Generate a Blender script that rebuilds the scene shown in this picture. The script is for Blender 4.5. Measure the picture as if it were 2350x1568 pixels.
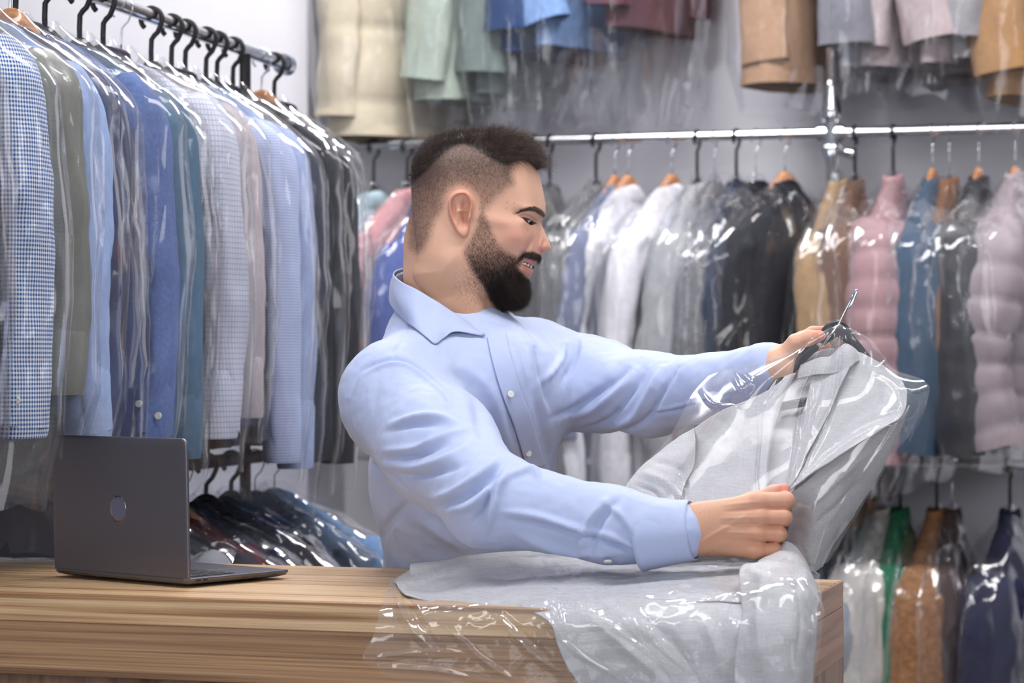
import bpy, math, random
import numpy as np
from mathutils import Vector, Matrix

for o in list(bpy.data.objects):
    bpy.data.objects.remove(o)
SC = bpy.context.scene
COL = SC.collection
rnd = random.Random(7)
RNG = np.random.default_rng(7)

# ---------------------------------------------------------------- camera
F = 5550.0                      # focal length in pixels of the 2350 px frame
CX, HY, CAMZ = 1175.0, 832.0, 1.45
cam_d = bpy.data.cameras.new('camera')
cam = bpy.data.objects.new('camera', cam_d)
COL.objects.link(cam)
SC.camera = cam
cam.location = (0, 0, CAMZ)
cam.rotation_euler = (math.pi / 2, 0, 0)
cam_d.sensor_width = 36.0
cam_d.lens = F / 2350 * 36
cam_d.shift_y = (HY - 784) / 2350
cam_d.clip_start = 0.05
cam_d.dof.use_dof = True
cam_d.dof.focus_distance = 3.62
cam_d.dof.aperture_fstop = 5.6
cam_d.dof.aperture_blades = 0

# ---------------------------------------------------------------- world and light
W = bpy.data.worlds.new('world')
SC.world = W
W.use_nodes = True
bgn = W.node_tree.nodes['Background']
bgn.inputs[0].default_value = (0.86, 0.88, 1.0, 1)
bgn.inputs[1].default_value = 0.30
SC.view_settings.view_transform = 'Standard'
SC.view_settings.look = 'None'
SC.view_settings.gamma = 1
SC.view_settings.exposure = -0.12
SC.cycles.transparent_max_bounces = 12
SC.cycles.max_bounces = 3
SC.cycles.diffuse_bounces = 2
SC.cycles.glossy_bounces = 2
SC.cycles.transmission_bounces = 2
SC.cycles.use_adaptive_sampling = True
SC.cycles.adaptive_threshold = 0.1
SC.cycles.adaptive_min_samples = 12
SC.cycles.caustics_reflective = False
SC.cycles.caustics_refractive = False


def area_light(name, loc, target, sx, sy, power, col=(1, 1, 1)):
    l = bpy.data.lights.new(name, 'AREA')
    l.shape = 'RECTANGLE'
    l.size, l.size_y, l.energy, l.color = sx, sy, power, col
    o = bpy.data.objects.new(name, l)
    COL.objects.link(o)
    o.location = loc
    d = Vector(target) - Vector(loc)
    o.rotation_euler = d.to_track_quat('-Z', 'Y').to_euler()
    return o


# area lights out of view, from the front and from overhead
area_light('front_left_fill_light', (-2.4, -0.8, 2.2), (0.1, 4.2, 1.35), 2.6, 2.0, 84, (0.96, 0.97, 1.0))  # unseen, added for soft front light and streaks on the film
area_light('front_right_light', (2.6, 0.4, 2.7), (0.0, 4.2, 1.3), 1.2, 1.8, 36, (1.0, 0.98, 0.97))  # unseen area light from the front right
for cx_, cy_, pw in ((-0.9, 3.0, 42), (0.9, 3.0, 42), (-0.3, 5.9, 62), (1.5, 5.5, 58), (-1.15, 6.75, 22)):
    area_light('overhead_fill_light', (cx_, cy_, 3.86), (cx_, cy_, 0), 1.8 if cy_ < 4 else 1.2, 0.5 if cy_ < 4 else 0.3, pw, (1.0, 0.98, 0.98))  # unseen, added overhead for film highlights and brighter walls


# ---------------------------------------------------------------- helpers
def P(px, py, Y):
    """point of the room seen at pixel px,py at distance Y"""
    return np.array([(px - CX) / F * Y, Y, CAMZ + (HY - py) / F * Y])


def lin(c):
    return c / 12.92 if c <= 0.04045 else ((c + 0.055) / 1.055) ** 2.4


def rgb(r, g, b):
    return (lin(r / 255), lin(g / 255), lin(b / 255), 1)


def mesh_obj(name, V, Fc, mats=None, parent=None, smooth=True, mi=None):
    me = bpy.data.meshes.new(name)
    V = np.asarray(V, float)
    if isinstance(Fc, np.ndarray):
        n, k = Fc.shape
        me.vertices.add(len(V))
        me.vertices.foreach_set('co', V.astype(np.float32).ravel())
        me.loops.add(n * k)
        me.loops.foreach_set('vertex_index', Fc.astype(np.int32).ravel())
        me.polygons.add(n)
        me.polygons.foreach_set('loop_start', (np.arange(n) * k).astype(np.int32))
        me.polygons.foreach_set('loop_total', np.full(n, k, np.int32))
        me.update(calc_edges=True)
    else:
        me.from_pydata([tuple(v) for v in V], [], [tuple(int(i) for i in f) for f in Fc])
        me.update()
    me.validate()
    if smooth:
        me.polygons.foreach_set('use_smooth', [True] * len(me.polygons))
    if mats is not None:
        for m in (mats if isinstance(mats, (list, tuple)) else [mats]):
            me.materials.append(m)
    if mi is not None and len(mi) == len(me.polygons):
        me.polygons.foreach_set('material_index', np.asarray(mi, np.int32))
    o = bpy.data.objects.new(name, me)
    COL.objects.link(o)
    if parent is not None:
        o.parent = parent
    return o


def empty(name, loc=(0, 0, 0), rz=0.0):
    o = bpy.data.objects.new(name, None)
    COL.objects.link(o)
    o.location = loc
    o.rotation_euler = (0, 0, rz)
    o.empty_display_size = 0.05
    return o


def tag(o, label=None, cat=None, group=None, kind=None):
    if label: o['label'] = label
    if cat: o['category'] = cat
    if group: o['group'] = group
    if kind: o['kind'] = kind
    return o


class MB:
    """collects shapes into one mesh"""
    def __init__(s):
        s.v, s.f, s.n = [], [], 0

    def add(s, V, Fc):
        V = np.asarray(V, float)
        s.v.append(V)
        s.f += [tuple(int(i) + s.n for i in f) for f in Fc]
        s.n += len(V)
        return s

    def box(s, c, d, R=None):
        x, y, z = [k / 2 for k in d]
        V = np.array([[a, b, e] for a in (-x, x) for b in (-y, y) for e in (-z, z)])
        if R is not None:
            V = V @ np.array(R).T
        V = V + np.array(c)
        return s.add(V, [(0, 1, 3, 2), (4, 6, 7, 5), (0, 4, 5, 1), (2, 3, 7, 6), (0, 2, 6, 4), (1, 5, 7, 3)])

    def tube(s, pts, r, n=10, cap=True):
        V, Fc = tube(pts, r, n, cap)
        return s.add(V, Fc)

    def prism(s, poly, z0, z1, f=None):
        n = len(poly)
        V = [(x, y, z0) for x, y in poly] + [(x, y, z1) for x, y in poly]
        V = np.array(V, float)
        if f is not None:
            V = np.array([f(*v) for v in V])
        Fc = [tuple(reversed(range(n))), tuple(range(n, 2 * n))]
        Fc += [(i, (i + 1) % n, n + (i + 1) % n, n + i) for i in range(n)]
        return s.add(V, Fc)

    def build(s, name, mat, parent=None, smooth=False, bevel=0.0):
        o = mesh_obj(name, np.concatenate(s.v), s.f, mat, parent, smooth)
        if bevel:
            b = o.modifiers.new('bevel', 'BEVEL')
            b.width, b.segments, b.limit_method = bevel, 2, 'ANGLE'
        return o


def round_rect(w, d, r, n=8):
    pts = []
    for cx, cy, a0 in ((w - r, d - r, 0), (r, d - r, 90), (r, r, 180), (w - r, r, 270)):
        for i in range(n + 1):
            a = math.radians(a0 + 90 * i / n)
            pts.append((cx + r * math.cos(a), cy + r * math.sin(a)))
    return pts


def smoothpath(pts, n):
    """Catmull-Rom through control points; pts (k,d) -> (n,d)"""
    P_ = np.asarray(pts, float)
    k = len(P_)
    if k == 2:
        t = np.linspace(0, 1, n)[:, None]
        return P_[0] * (1 - t) + P_[1] * t
    E = np.vstack([2 * P_[0] - P_[1], P_, 2 * P_[-1] - P_[-2]])
    t = np.linspace(0, k - 1 - 1e-9, n)
    i = t.astype(int)
    u = (t - i)[:, None]
    p0, p1, p2, p3 = E[i], E[i + 1], E[i + 2], E[i + 3]
    return 0.5 * (2 * p1 + (p2 - p0) * u + (2 * p0 - 5 * p1 + 4 * p2 - p3) * u ** 2 + (3 * p1 - p0 - 3 * p2 + p3) * u ** 3)


def frames(pts):
    P_ = np.asarray(pts, float)
    T = np.gradient(P_, axis=0)
    T /= np.linalg.norm(T, axis=1)[:, None] + 1e-12
    ref = np.array([0, 1.0, 0]) if abs(T[0][1]) < 0.9 else np.array([1.0, 0, 0])
    N = []
    n = ref - T[0] * (ref @ T[0]); n /= np.linalg.norm(n)
    for t in T:
        n = n - t * (n @ t); n /= np.linalg.norm(n)
        N.append(n)
    N = np.array(N)
    return T, N, np.cross(T, N)


def tube(pts, r, n=10, cap=True):
    P_ = np.asarray(pts, float)
    m = len(P_)
    r = np.broadcast_to(np.asarray(r, float), (m,)) if np.ndim(r) <= 1 else r
    T, N, B = frames(P_)
    a = np.arange(n) * 2 * math.pi / n
    V = (P_[:, None] + r[:, None, None] * (np.cos(a)[None, :, None] * N[:, None] + np.sin(a)[None, :, None] * B[:, None])).reshape(-1, 3)
    Fc = [(i * n + j, i * n + (j + 1) % n, (i + 1) * n + (j + 1) % n, (i + 1) * n + j) for i in range(m - 1) for j in range(n)]
    if cap:
        Fc += [tuple(reversed(range(n))), tuple(range((m - 1) * n, m * n))]
    return V, Fc


def grid_faces(a, b, wrap=False):
    i, j = np.meshgrid(np.arange(a - 1), np.arange(b if wrap else b - 1), indexing='ij')
    j2 = (j + 1) % b
    return np.stack([i * b + j, i * b + j2, (i + 1) * b + j2, (i + 1) * b + j], -1).reshape(-1, 4)


# value noise on numpy arrays --------------------------------------------------
_TAB = np.random.default_rng(3).random((64, 64, 64))


def vnoise(p):
    p = np.asarray(p, float)
    i = np.floor(p).astype(int)
    f = p - i
    f = f * f * (3 - 2 * f)
    r = 0
    for a in (0, 1):
        for b in (0, 1):
            for c in (0, 1):
                w = (f[..., 0] if a else 1 - f[..., 0]) * (f[..., 1] if b else 1 - f[..., 1]) * (f[..., 2] if c else 1 - f[..., 2])
                r = r + w * _TAB[(i[..., 0] + a) & 63, (i[..., 1] + b) & 63, (i[..., 2] + c) & 63]
    return r * 2 - 1


def fbm(p, o=3):
    p = np.asarray(p, float)
    r, a = 0, 1.0
    for k in range(o):
        r = r + a * vnoise(p + 17.3 * k)
        p = p * 2.03
        a *= 0.5
    return r


def ridged(p, o=2):
    p = np.asarray(p, float)
    r, a = 0, 1.0
    for k in range(o):
        r = r + a * (1 - 2.2 * np.abs(vnoise(p + 11.7 * k)))
        p = p * 2.1
        a *= 0.5
    return r


def sst(a, b, x):
    t = np.clip((x - a) / (b - a), 0, 1)
    return t * t * (3 - 2 * t)


# ---------------------------------------------------------------- materials
def nt(name):
    m = bpy.data.materials.new(name)
    m.use_nodes = True
    return m, m.node_tree.nodes, m.node_tree.links, m.node_tree.nodes['Principled BSDF']


def mat(name, col, rough=0.6, metal=0.0, noise=0.0, nscale=40, bump=0.0, bscale=200, sheen=0.0, spec=0.5, sub=0.0, stretch=(1, 1, 1)):
    m, N, L, b = nt(name)
    b.inputs['Base Color'].default_value = col
    b.inputs['Roughness'].default_value = rough
    b.inputs['Metallic'].default_value = metal
    b.inputs['Specular IOR Level'].default_value = spec
    b.inputs['Sheen Weight'].default_value = sheen
    tc = N.new('ShaderNodeTexCoord')
    mp = N.new('ShaderNodeMapping')
    mp.inputs['Scale'].default_value = stretch
    L.new(tc.outputs['Object'], mp.inputs['Vector'])
    if noise > 0:
        n = N.new('ShaderNodeTexNoise')
        n.inputs['Scale'].default_value = nscale
        n.inputs['Detail'].default_value = 4
        L.new(mp.outputs[0], n.inputs['Vector'])
        mr = N.new('ShaderNodeMapRange')
        mr.inputs['From Min'].default_value = 0.3
        mr.inputs['From Max'].default_value = 0.7
        mr.inputs['To Min'].default_value = 1 - noise
        mr.inputs['To Max'].default_value = 1 + noise
        L.new(n.outputs['Fac'], mr.inputs['Value'])
        mx = N.new('ShaderNodeMix'); mx.data_type = 'RGBA'; mx.blend_type = 'MULTIPLY'
        mx.inputs['Factor'].default_value = 1
        mx.inputs['A'].default_value = col
        L.new(mr.outputs[0], mx.inputs['B'])
        L.new(mx.outputs['Result'], b.inputs['Base Color'])
    if bump > 0:
        n2 = N.new('ShaderNodeTexNoise')
        n2.inputs['Scale'].default_value = bscale
        n2.inputs['Detail'].default_value = 3
        L.new(mp.outputs[0], n2.inputs['Vector'])
        bp = N.new('ShaderNodeBump')
        bp.inputs['Strength'].default_value = bump
        bp.inputs['Distance'].default_value = 0.004
        L.new(n2.outputs['Fac'], bp.inputs['Height'])
        L.new(bp.outputs[0], b.inputs['Normal'])
    return m


def check_mat(name, base, line, period, width, gingham=False, axes='XZ', base2=None):
    """woven check / gingham / stripe in object space"""
    m, N, L, b = nt(name)
    b.inputs['Roughness'].default_value = 0.8
    b.inputs['Specular IOR Level'].default_value = 0.2
    tc = N.new('ShaderNodeTexCoord')
    sp = N.new('ShaderNodeSeparateXYZ')
    L.new(tc.outputs['Object'], sp.inputs[0])
    outs = []
    for ax in axes:
        mu = N.new('ShaderNodeMath'); mu.operation = 'MULTIPLY'; mu.inputs[1].default_value = 1 / period
        if ax == 'X':
            ad = N.new('ShaderNodeMath'); ad.operation = 'ADD'
            L.new(sp.outputs['X'], ad.inputs[0]); L.new(sp.outputs['Y'], ad.inputs[1])
            L.new(ad.outputs[0], mu.inputs[0])
        else:
            L.new(sp.outputs['Z'], mu.inputs[0])
        fr = N.new('ShaderNodeMath'); fr.operation = 'FRACT'
        L.new(mu.outputs[0], fr.inputs[0])
        lt = N.new('ShaderNodeMath'); lt.operation = 'LESS_THAN'; lt.inputs[1].default_value = width
        L.new(fr.outputs[0], lt.inputs[0])
        outs.append(lt)
    if len(outs) == 2:
        cb = N.new('ShaderNodeMath'); cb.operation = 'ADD' if gingham else 'MAXIMUM'
        L.new(outs[0].outputs[0], cb.inputs[0]); L.new(outs[1].outputs[0], cb.inputs[1])
        if gingham:
            hf = N.new('ShaderNodeMath'); hf.operation = 'MULTIPLY'; hf.inputs[1].default_value = 0.5
            L.new(cb.outputs[0], hf.inputs[0]); cb = hf
    else:
        cb = outs[0]
    mx = N.new('ShaderNodeMix'); mx.data_type = 'RGBA'
    mx.inputs['A'].default_value = base
    mx.inputs['B'].default_value = line
    L.new(cb.outputs[0], mx.inputs['Factor'])
    L.new(mx.outputs['Result'], b.inputs['Base Color'])
    return m


def film_mat(name, haze=0.10, gloss=0.9, rough=0.10, bump=0.5, bscale=14, tint=(0.985, 0.99, 1.0, 1), stretch=(1, 1, 1), edge=0.30):
    """clear polythene: mostly transparent, glossy, creased"""
    m, N, L, b = nt(name)
    N.remove(b)
    out = N['Material Output']
    tr = N.new('ShaderNodeBsdfTransparent'); tr.inputs[0].default_value = tint
    gl = N.new('ShaderNodeBsdfGlossy'); gl.inputs['Roughness'].default_value = rough
    gl.inputs['Color'].default_value = (1, 1, 1, 1)
    df = N.new('ShaderNodeBsdfTranslucent') if False else N.new('ShaderNodeBsdfDiffuse')
    df.inputs['Color'].default_value = (0.85, 0.87, 0.92, 1)
    tc = N.new('ShaderNodeTexCoord')
    mp = N.new('ShaderNodeMapping'); mp.inputs['Scale'].default_value = stretch
    L.new(tc.outputs['Object'], mp.inputs[0])
    if bump > 0.2:
        vo = N.new('ShaderNodeTexVoronoi'); vo.inputs['Scale'].default_value = bscale * 0.8
        vo.feature = 'F1'
        L.new(mp.outputs[0], vo.inputs['Vector'])
        bp = N.new('ShaderNodeBump'); bp.inputs['Strength'].default_value = bump; bp.inputs['Distance'].default_value = 0.03
        L.new(vo.outputs['Distance'], bp.inputs['Height'])
        L.new(bp.outputs[0], gl.inputs['Normal'])
    lw = N.new('ShaderNodeLayerWeight'); lw.inputs['Blend'].default_value = 0.28
    mr = N.new('ShaderNodeMapRange')
    mr.inputs['From Min'].default_value = 0; mr.inputs['From Max'].default_value = 1
    mr.inputs['To Min'].default_value = 0.035 * gloss; mr.inputs['To Max'].default_value = edge
    L.new(lw.outputs['Fresnel'], mr.inputs['Value'])
    m1 = N.new('ShaderNodeMixShader'); m1.inputs[0].default_value = haze
    L.new(tr.outputs[0], m1.inputs[1]); L.new(df.outputs[0], m1.inputs[2])
    m2 = N.new('ShaderNodeMixShader')
    L.new(mr.outputs[0], m2.inputs[0]); L.new(m1.outputs[0], m2.inputs[1]); L.new(gl.outputs[0], m2.inputs[2])
    L.new(m2.outputs[0], out.inputs['Surface'])
    return m


M = {}
M['wall'] = mat('wall_paint', rgb(226, 225, 233), 0.85, noise=0.02, nscale=3)
M['wall_white'] = mat('white_wall_paint', rgb(226, 225, 232), 0.85, noise=0.02, nscale=3)
M['floor'] = mat('floor_tile', rgb(120, 116, 112), 0.4, noise=0.06, nscale=5)
M['ceiling'] = mat('ceiling_paint', rgb(225, 225, 228), 0.9)
M['chrome'] = mat('chrome', rgb(215, 218, 224), 0.14, 1.0)
M['black_plastic'] = mat('black_plastic', rgb(24, 26, 29), 0.35)
M['hanger_wood'] = mat('hanger_wood', rgb(196, 132, 82), 0.4, noise=0.2, nscale=30, stretch=(1, 1, 6))
M['button'] = mat('button_plastic', rgb(232, 232, 226), 0.3)
M['film'] = film_mat('garment_film', 0.018, 0.9, 0.12, 0.5, 16, stretch=(1, 1, 0.35), edge=0.28)
M['film_clear'] = film_mat('clear_film', 0.02, 0.7, 0.12, 0.4, 12, stretch=(1, 1, 0.4), edge=0.26)
TA = 0.303                                     # the room is turned this much (tangent) to the camera
AN = math.atan(TA)
# ---------------------------------------------------------------- room shell


def wall_Y(X, Y0):
    return Y0 - TA * X


def slab(name, a, b, z0, z1, th, m, kind='structure', parent=None):
    """upright slab between plan points a and b, thickness th to the far side"""
    a, b = np.array(a, float), np.array(b, float)
    d = (b - a) / np.linalg.norm(b - a)
    n = np.array([-d[1], d[0]]) * th
    mb = MB()
    mb.prism([tuple(a), tuple(b), tuple(b + n), tuple(a + n)], z0, z1)
    o = mb.build(name, m, parent)
    if kind and parent is None: o['kind'] = kind
    return o


BW = 7.47
slab('wall_back', (-1.6, wall_Y(-1.6, BW)), (3.6, wall_Y(3.6, BW)), 0, 4.0, 0.12, M['wall'])
# projecting white wall on the left (its side face turns back to the wall behind)
cA = P(706, 400, 7.33)
cd = np.array([math.cos(AN), -math.sin(AN)])
cn = np.array([math.sin(AN), math.cos(AN)])
c0 = cA[:2]
pier = MB()
pier.prism([tuple(c0 - cd * 3.4), tuple(c0), tuple(c0 + cn * 0.31), tuple(c0 + cn * 0.31 - cd * 3.4)], 0, 4.0)
o = pier.build('wall_left', M['wall_white'], bevel=0.004); o['kind'] = 'structure'
fl = MB(); fl.box((0.4, 3.4, -0.05), (9, 9.6, 0.1)); o = fl.build('floor', M['floor']); o['kind'] = 'structure'
fl = MB(); fl.box((0.4, 5.2, 4.05), (9, 6, 0.1)); o = fl.build('ceiling', M['ceiling']); o['kind'] = 'structure'

# ---------------------------------------------------------------- clothes rails
def rail_back(k, Y0=7.064):
    Y = Y0 / (1 + TA * k)
    return k * Y, Y


def pX(px):
    return (px - CX) / F


Z_UP, Z_LO, Z_TOP = 2.095, 1.17, 3.12


def rail_thing(name, label, p0, p1, r=0.0135, m='chrome', caps=True):
    root = empty(name, tuple(p0))
    tag(root, label, 'clothes rail')
    p0, p1 = np.array(p0, float), np.array(p1, float)
    o0 = p0.copy()
    mb = MB(); mb.tube([p0 - o0, p1 - o0], r, 20); mb.build('rail_tube', M[m], root, smooth=False)
    for p in ([p1] if caps else []):
        d = (p1 - p0) / np.linalg.norm(p1 - p0)
        cb = MB(); cb.tube([p - o0 - d * 0.012, p - o0 + d * 0.02], [r * 1.7, r * 1.7], 20)
        cb.build('end_cap', M['chrome'], root, smooth=False)
    return root


def brp(px, z, Y0=7.064):
    x, y = rail_back(pX(px), Y0)
    return (x, y, z)


rail_thing('clothes_rail', 'long horizontal chrome clothes rail behind the man, at head height', brp(822, Z_UP), brp(2520, Z_UP))
rail_thing('clothes_rail', 'lower chrome clothes rail at right, below the puffer jackets', brp(822, Z_LO), brp(2520, Z_LO))
rail_thing('clothes_rail', 'uppermost clothes rail carrying the coats along the top of the photo', brp(740, Z_TOP, 7.21), brp(2520, Z_TOP, 7.21))
# left rails, running away from the camera
LX = lambda Y: -0.50 - (5.3 - Y) * 0.243
rail_thing('clothes_rail', 'upper left clothes rail with knob end in front of the bright wall', (LX(2.9), 2.9, 2.103), (LX(5.3), 5.3, 2.103))
rail_thing('clothes_rail', 'low dark clothes rail behind the laptop, under the bagged shirts', (LX(4.22), 4.22, 1.25), (LX(5.3), 5.3, 1.25), m='black_plastic')
# the uprights carrying the left rails, behind the clothes
mb = MB(); mb.tube([(0, 0, 0), (0, 0, 2.103)], 0.012, 14)
o = mb.build('rail_post', M['black_plastic'], None, smooth=False); o.location = (LX(5.06) - 0.0, 5.06, 0)
tag(o, 'dark upright post holding the left rails, hidden among the black jackets', 'post')

# upright post with joint
px_, py_, _z = brp(1908, 0)
post = empty('rail_post', (px_, py_ + 0.005, 0))
tag(post, 'upright chrome post crossing the long clothes rail right of the tan coat', 'post')
mb = MB(); mb.tube([(0, 0, 0), (0, 0, 3.4)], 0.0125, 20); mb.build('post_tube', M['chrome'], post)
for s in (1, -1):
    prof = [(0.030, 0.026), (0.045, 0.031), (0.07, 0.028), (0.13, 0.015), (0.16, 0.0125)]
    mb = MB(); mb.tube([(0, 0, Z_UP + s * a) for a, r in prof], np.array([r for a, r in prof]), 20)
    mb.build('joint_cone', M['chrome'], post, smooth=True)
mb = MB(); mb.tube([(0, 0, Z_UP - 0.035), (0, 0, Z_UP + 0.035)], 0.024, 20)
mb.tube([(-0.035, 0.0106, Z_UP), (0.035, -0.0106, Z_UP)], 0.022, 20)
mb.build('cross_joint', M['chrome'], post)
mb = MB(); mb.tube(smoothpath([(0.015, -0.01, Z_UP - 0.035), (0.035, -0.02, Z_UP - 0.055), (0.06, -0.03, Z_UP - 0.062)], 12), np.linspace(0.010, 0.015, 12), 12)
mb.build('rail_clamp', M['chrome'], post, smooth=True)
# ---------------------------------------------------------------- hanging garments
FAB = {}


def fab(name, c, rough=0.85, noise=0.08, ns=60, bump=0.25, bs=300, sheen=0.0, spec=0.2, stretch=(1, 1, 1)):
    if name not in FAB:
        FAB[name] = mat(name, rgb(*c), rough, 0, noise, ns, bump, bs, sheen, spec, stretch=stretch)
    return FAB[name]


def torso(hw, length, drop, depth, neck=0.07, flare=0.0, quilt=0, fold=0.010, seed=0, nz=70, na=64, hem_round=0.0):
    """closed-front garment body; local X = width, Y = thickness, Z from 0 (hanger top) down"""
    z_neck, z_sh = -0.092, -0.085 - drop
    # rows: shoulder slope then body
    s = np.linspace(0, 1, nz)
    sh = 0.22
    ws, ds, zs = [], [], []
    for t in s:
        if t < sh:
            u = t / sh
            w = neck + (hw - neck) * (u ** 0.9)
            z = z_neck + (z_sh - z_neck) * (u ** 1.05)
            d = depth * (0.22 + 0.58 * u ** 0.8)
        else:
            u = (t - sh) / (1 - sh)
            w = hw * (1 - 0.10 * math.sin(math.pi * min(1, u * 1.3)) * (1 - flare)) + flare * 0.06 * u
            z = z_sh - length * u
            d = depth * (0.8 + 0.2 * math.sin(math.pi * min(1, u * 1.5))) * (1 + 0.35 * flare * u)
        ws.append(w); ds.append(d); zs.append(z)
    ws, ds, zs = map(np.array, (ws, ds, zs))
    a = np.arange(na) * 2 * math.pi / na
    ca, sa = np.cos(a), np.sin(a)
    ex = np.sign(ca) * np.abs(ca) ** 0.85
    ey = np.sign(sa) * np.abs(sa) ** 0.8
    X = ws[:, None] * ex[None]
    Y = ds[:, None] * ey[None] * 0.5
    Z = np.repeat(zs[:, None], na, 1)
    down = np.clip((z_sh - Z + 0.05) / (length + 0.05), 0, 1)
    ph = seed * 1.7
    pn = np.stack([X * 14 + ph, Y * 0 + np.sign(sa)[None] * 3 + ph, Z * 2.2], -1)
    f = fbm(pn, 3) * fold * (0.35 + down)
    if quilt:
        q = np.abs(np.sin(math.pi * Z / quilt))
        Y = Y * (0.86 + 0.18 * q ** 0.35)
        X = X * (0.97 + 0.05 * q ** 0.5)
        f = f * 0.5
    Y = Y + f * np.sign(sa)[None] * np.minimum(1, np.abs(sa)[None] * 2)
    X = X + fbm(pn[..., [1, 2, 0]] * 0.7, 2) * fold * 0.6
    if hem_round:
        Z = Z - hem_round * np.cos(a * 2)[None] * sst(0.9, 1.0, down)
    V = np.stack([X, Y, Z], -1).reshape(-1, 3)
    return V, grid_faces(nz, na, True)


def sleeve(side, hw, drop, length, r0=0.062, r1=0.046, quilt=0, seed=0, fold=0.009, out=0.035, bend=0.02, nz=64, na=28):
    z0 = -0.075 - drop
    pth = smoothpath([(side * (hw - 0.045), 0, z0 + 0.000), (side * (hw + 0.005), 0, z0 - 0.05), (side * (hw + out * 0.8), bend * 0.3, z0 - 0.05 - length * 0.30),
                      (side * (hw + out), bend, z0 - 0.05 - length * 0.62), (side * (hw + out * 0.9), -bend * 0.6, z0 - 0.05 - length)], nz)
    T, N, B = frames(pth)
    t = np.linspace(0, 1, nz)
    r = r0 + (r1 - r0) * t
    r = r * (0.6 + 0.4 * sst(0, 0.12, t))
    a = np.arange(na) * 2 * math.pi / na
    seed_ = seed * 3.1 + side
    pn = np.stack([np.cos(a)[None] * 1.6 + 0 * t[:, None] + seed_, np.sin(a)[None] * 1.6 + 0 * t[:, None], (t * length * 11)[:, None] + 0 * a[None]], -1)
    f = fbm(pn, 3) * fold
    rr = r[:, None] + f
    if quilt:
        rr = rr * (0.88 + 0.15 * np.abs(np.sin(math.pi * pth[:, 2] / quilt))[:, None] ** 0.35)
    V = pth[:, None] + rr[..., None] * (1.15 * np.cos(a)[None, :, None] * N[:, None] + 0.72 * np.sin(a)[None, :, None] * B[:, None])
    return V.reshape(-1, 3), grid_faces(nz, na, True), pth, r


def bag_mesh(hw, top, bottom, depth, seed=0, crump=0.012, drop=0.1, nz=110, na=80, flare=0.0):
    s = np.linspace(0, 1, nz)
    ws = np.interp(s, [0, 0.03, 0.10, 0.20, 0.5, 0.85, 1], [0.022, 0.03, hw * 0.62, hw + 0.012, hw + 0.03, hw + 0.02 + flare, hw + flare])
    ds = np.interp(s, [0, 0.03, 0.10, 0.20, 0.5, 0.85, 1], [0.022, 0.028, depth * 0.6, depth * 0.8, depth, depth * 0.85, depth * 0.6])
    zs = np.interp(s, [0, 0.03, 0.10, 0.20, 1], [top, top - 0.02, top - 0.03 - drop * 0.45, top - 0.045 - drop * 1.1, bottom])
    kr = np.hanning(15); kr /= kr.sum()
    ws, ds, zs = [np.convolve(np.pad(v, 7, mode='reflect', reflect_type='odd'), kr, 'valid') for v in (ws, ds, zs)]
    a = np.arange(na) * 2 * math.pi / na
    ca, sa = np.cos(a), np.sin(a)
    X = ws[:, None] * (np.sign(ca) * np.abs(ca) ** 0.8)[None]
    Y = ds[:, None] * 0.5 * (np.sign(sa) * np.abs(sa) ** 0.8)[None]
    Z = np.repeat(zs[:, None], na, 1)
    p = np.stack([X * 15 + seed * 5.3, Y * 15 + seed, Z * 1.9 + X * 3], -1)
    q = np.stack([X * 8 + seed * 2.3, Y * 8 + seed, Z * 7 - X * 8], -1)
    dsp = ridged(p, 2) * crump * 0.55 + ridged(q, 2) * crump * 0.45
    amp = sst(0.0, 0.12, s)[:, None]
    nx, ny = ca[None] * 0.7, sa[None]
    X = X + nx * dsp * amp
    Y = Y + ny * dsp * amp
    Z = Z + (fbm(np.stack([X * 8, Y * 8 + seed, Z * 0 + 3], -1), 2) * 0.03) * sst(0.8, 1, s)[:, None]
    return np.stack([X, Y, Z], -1).reshape(-1, 3), grid_faces(nz, na, True)


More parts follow.
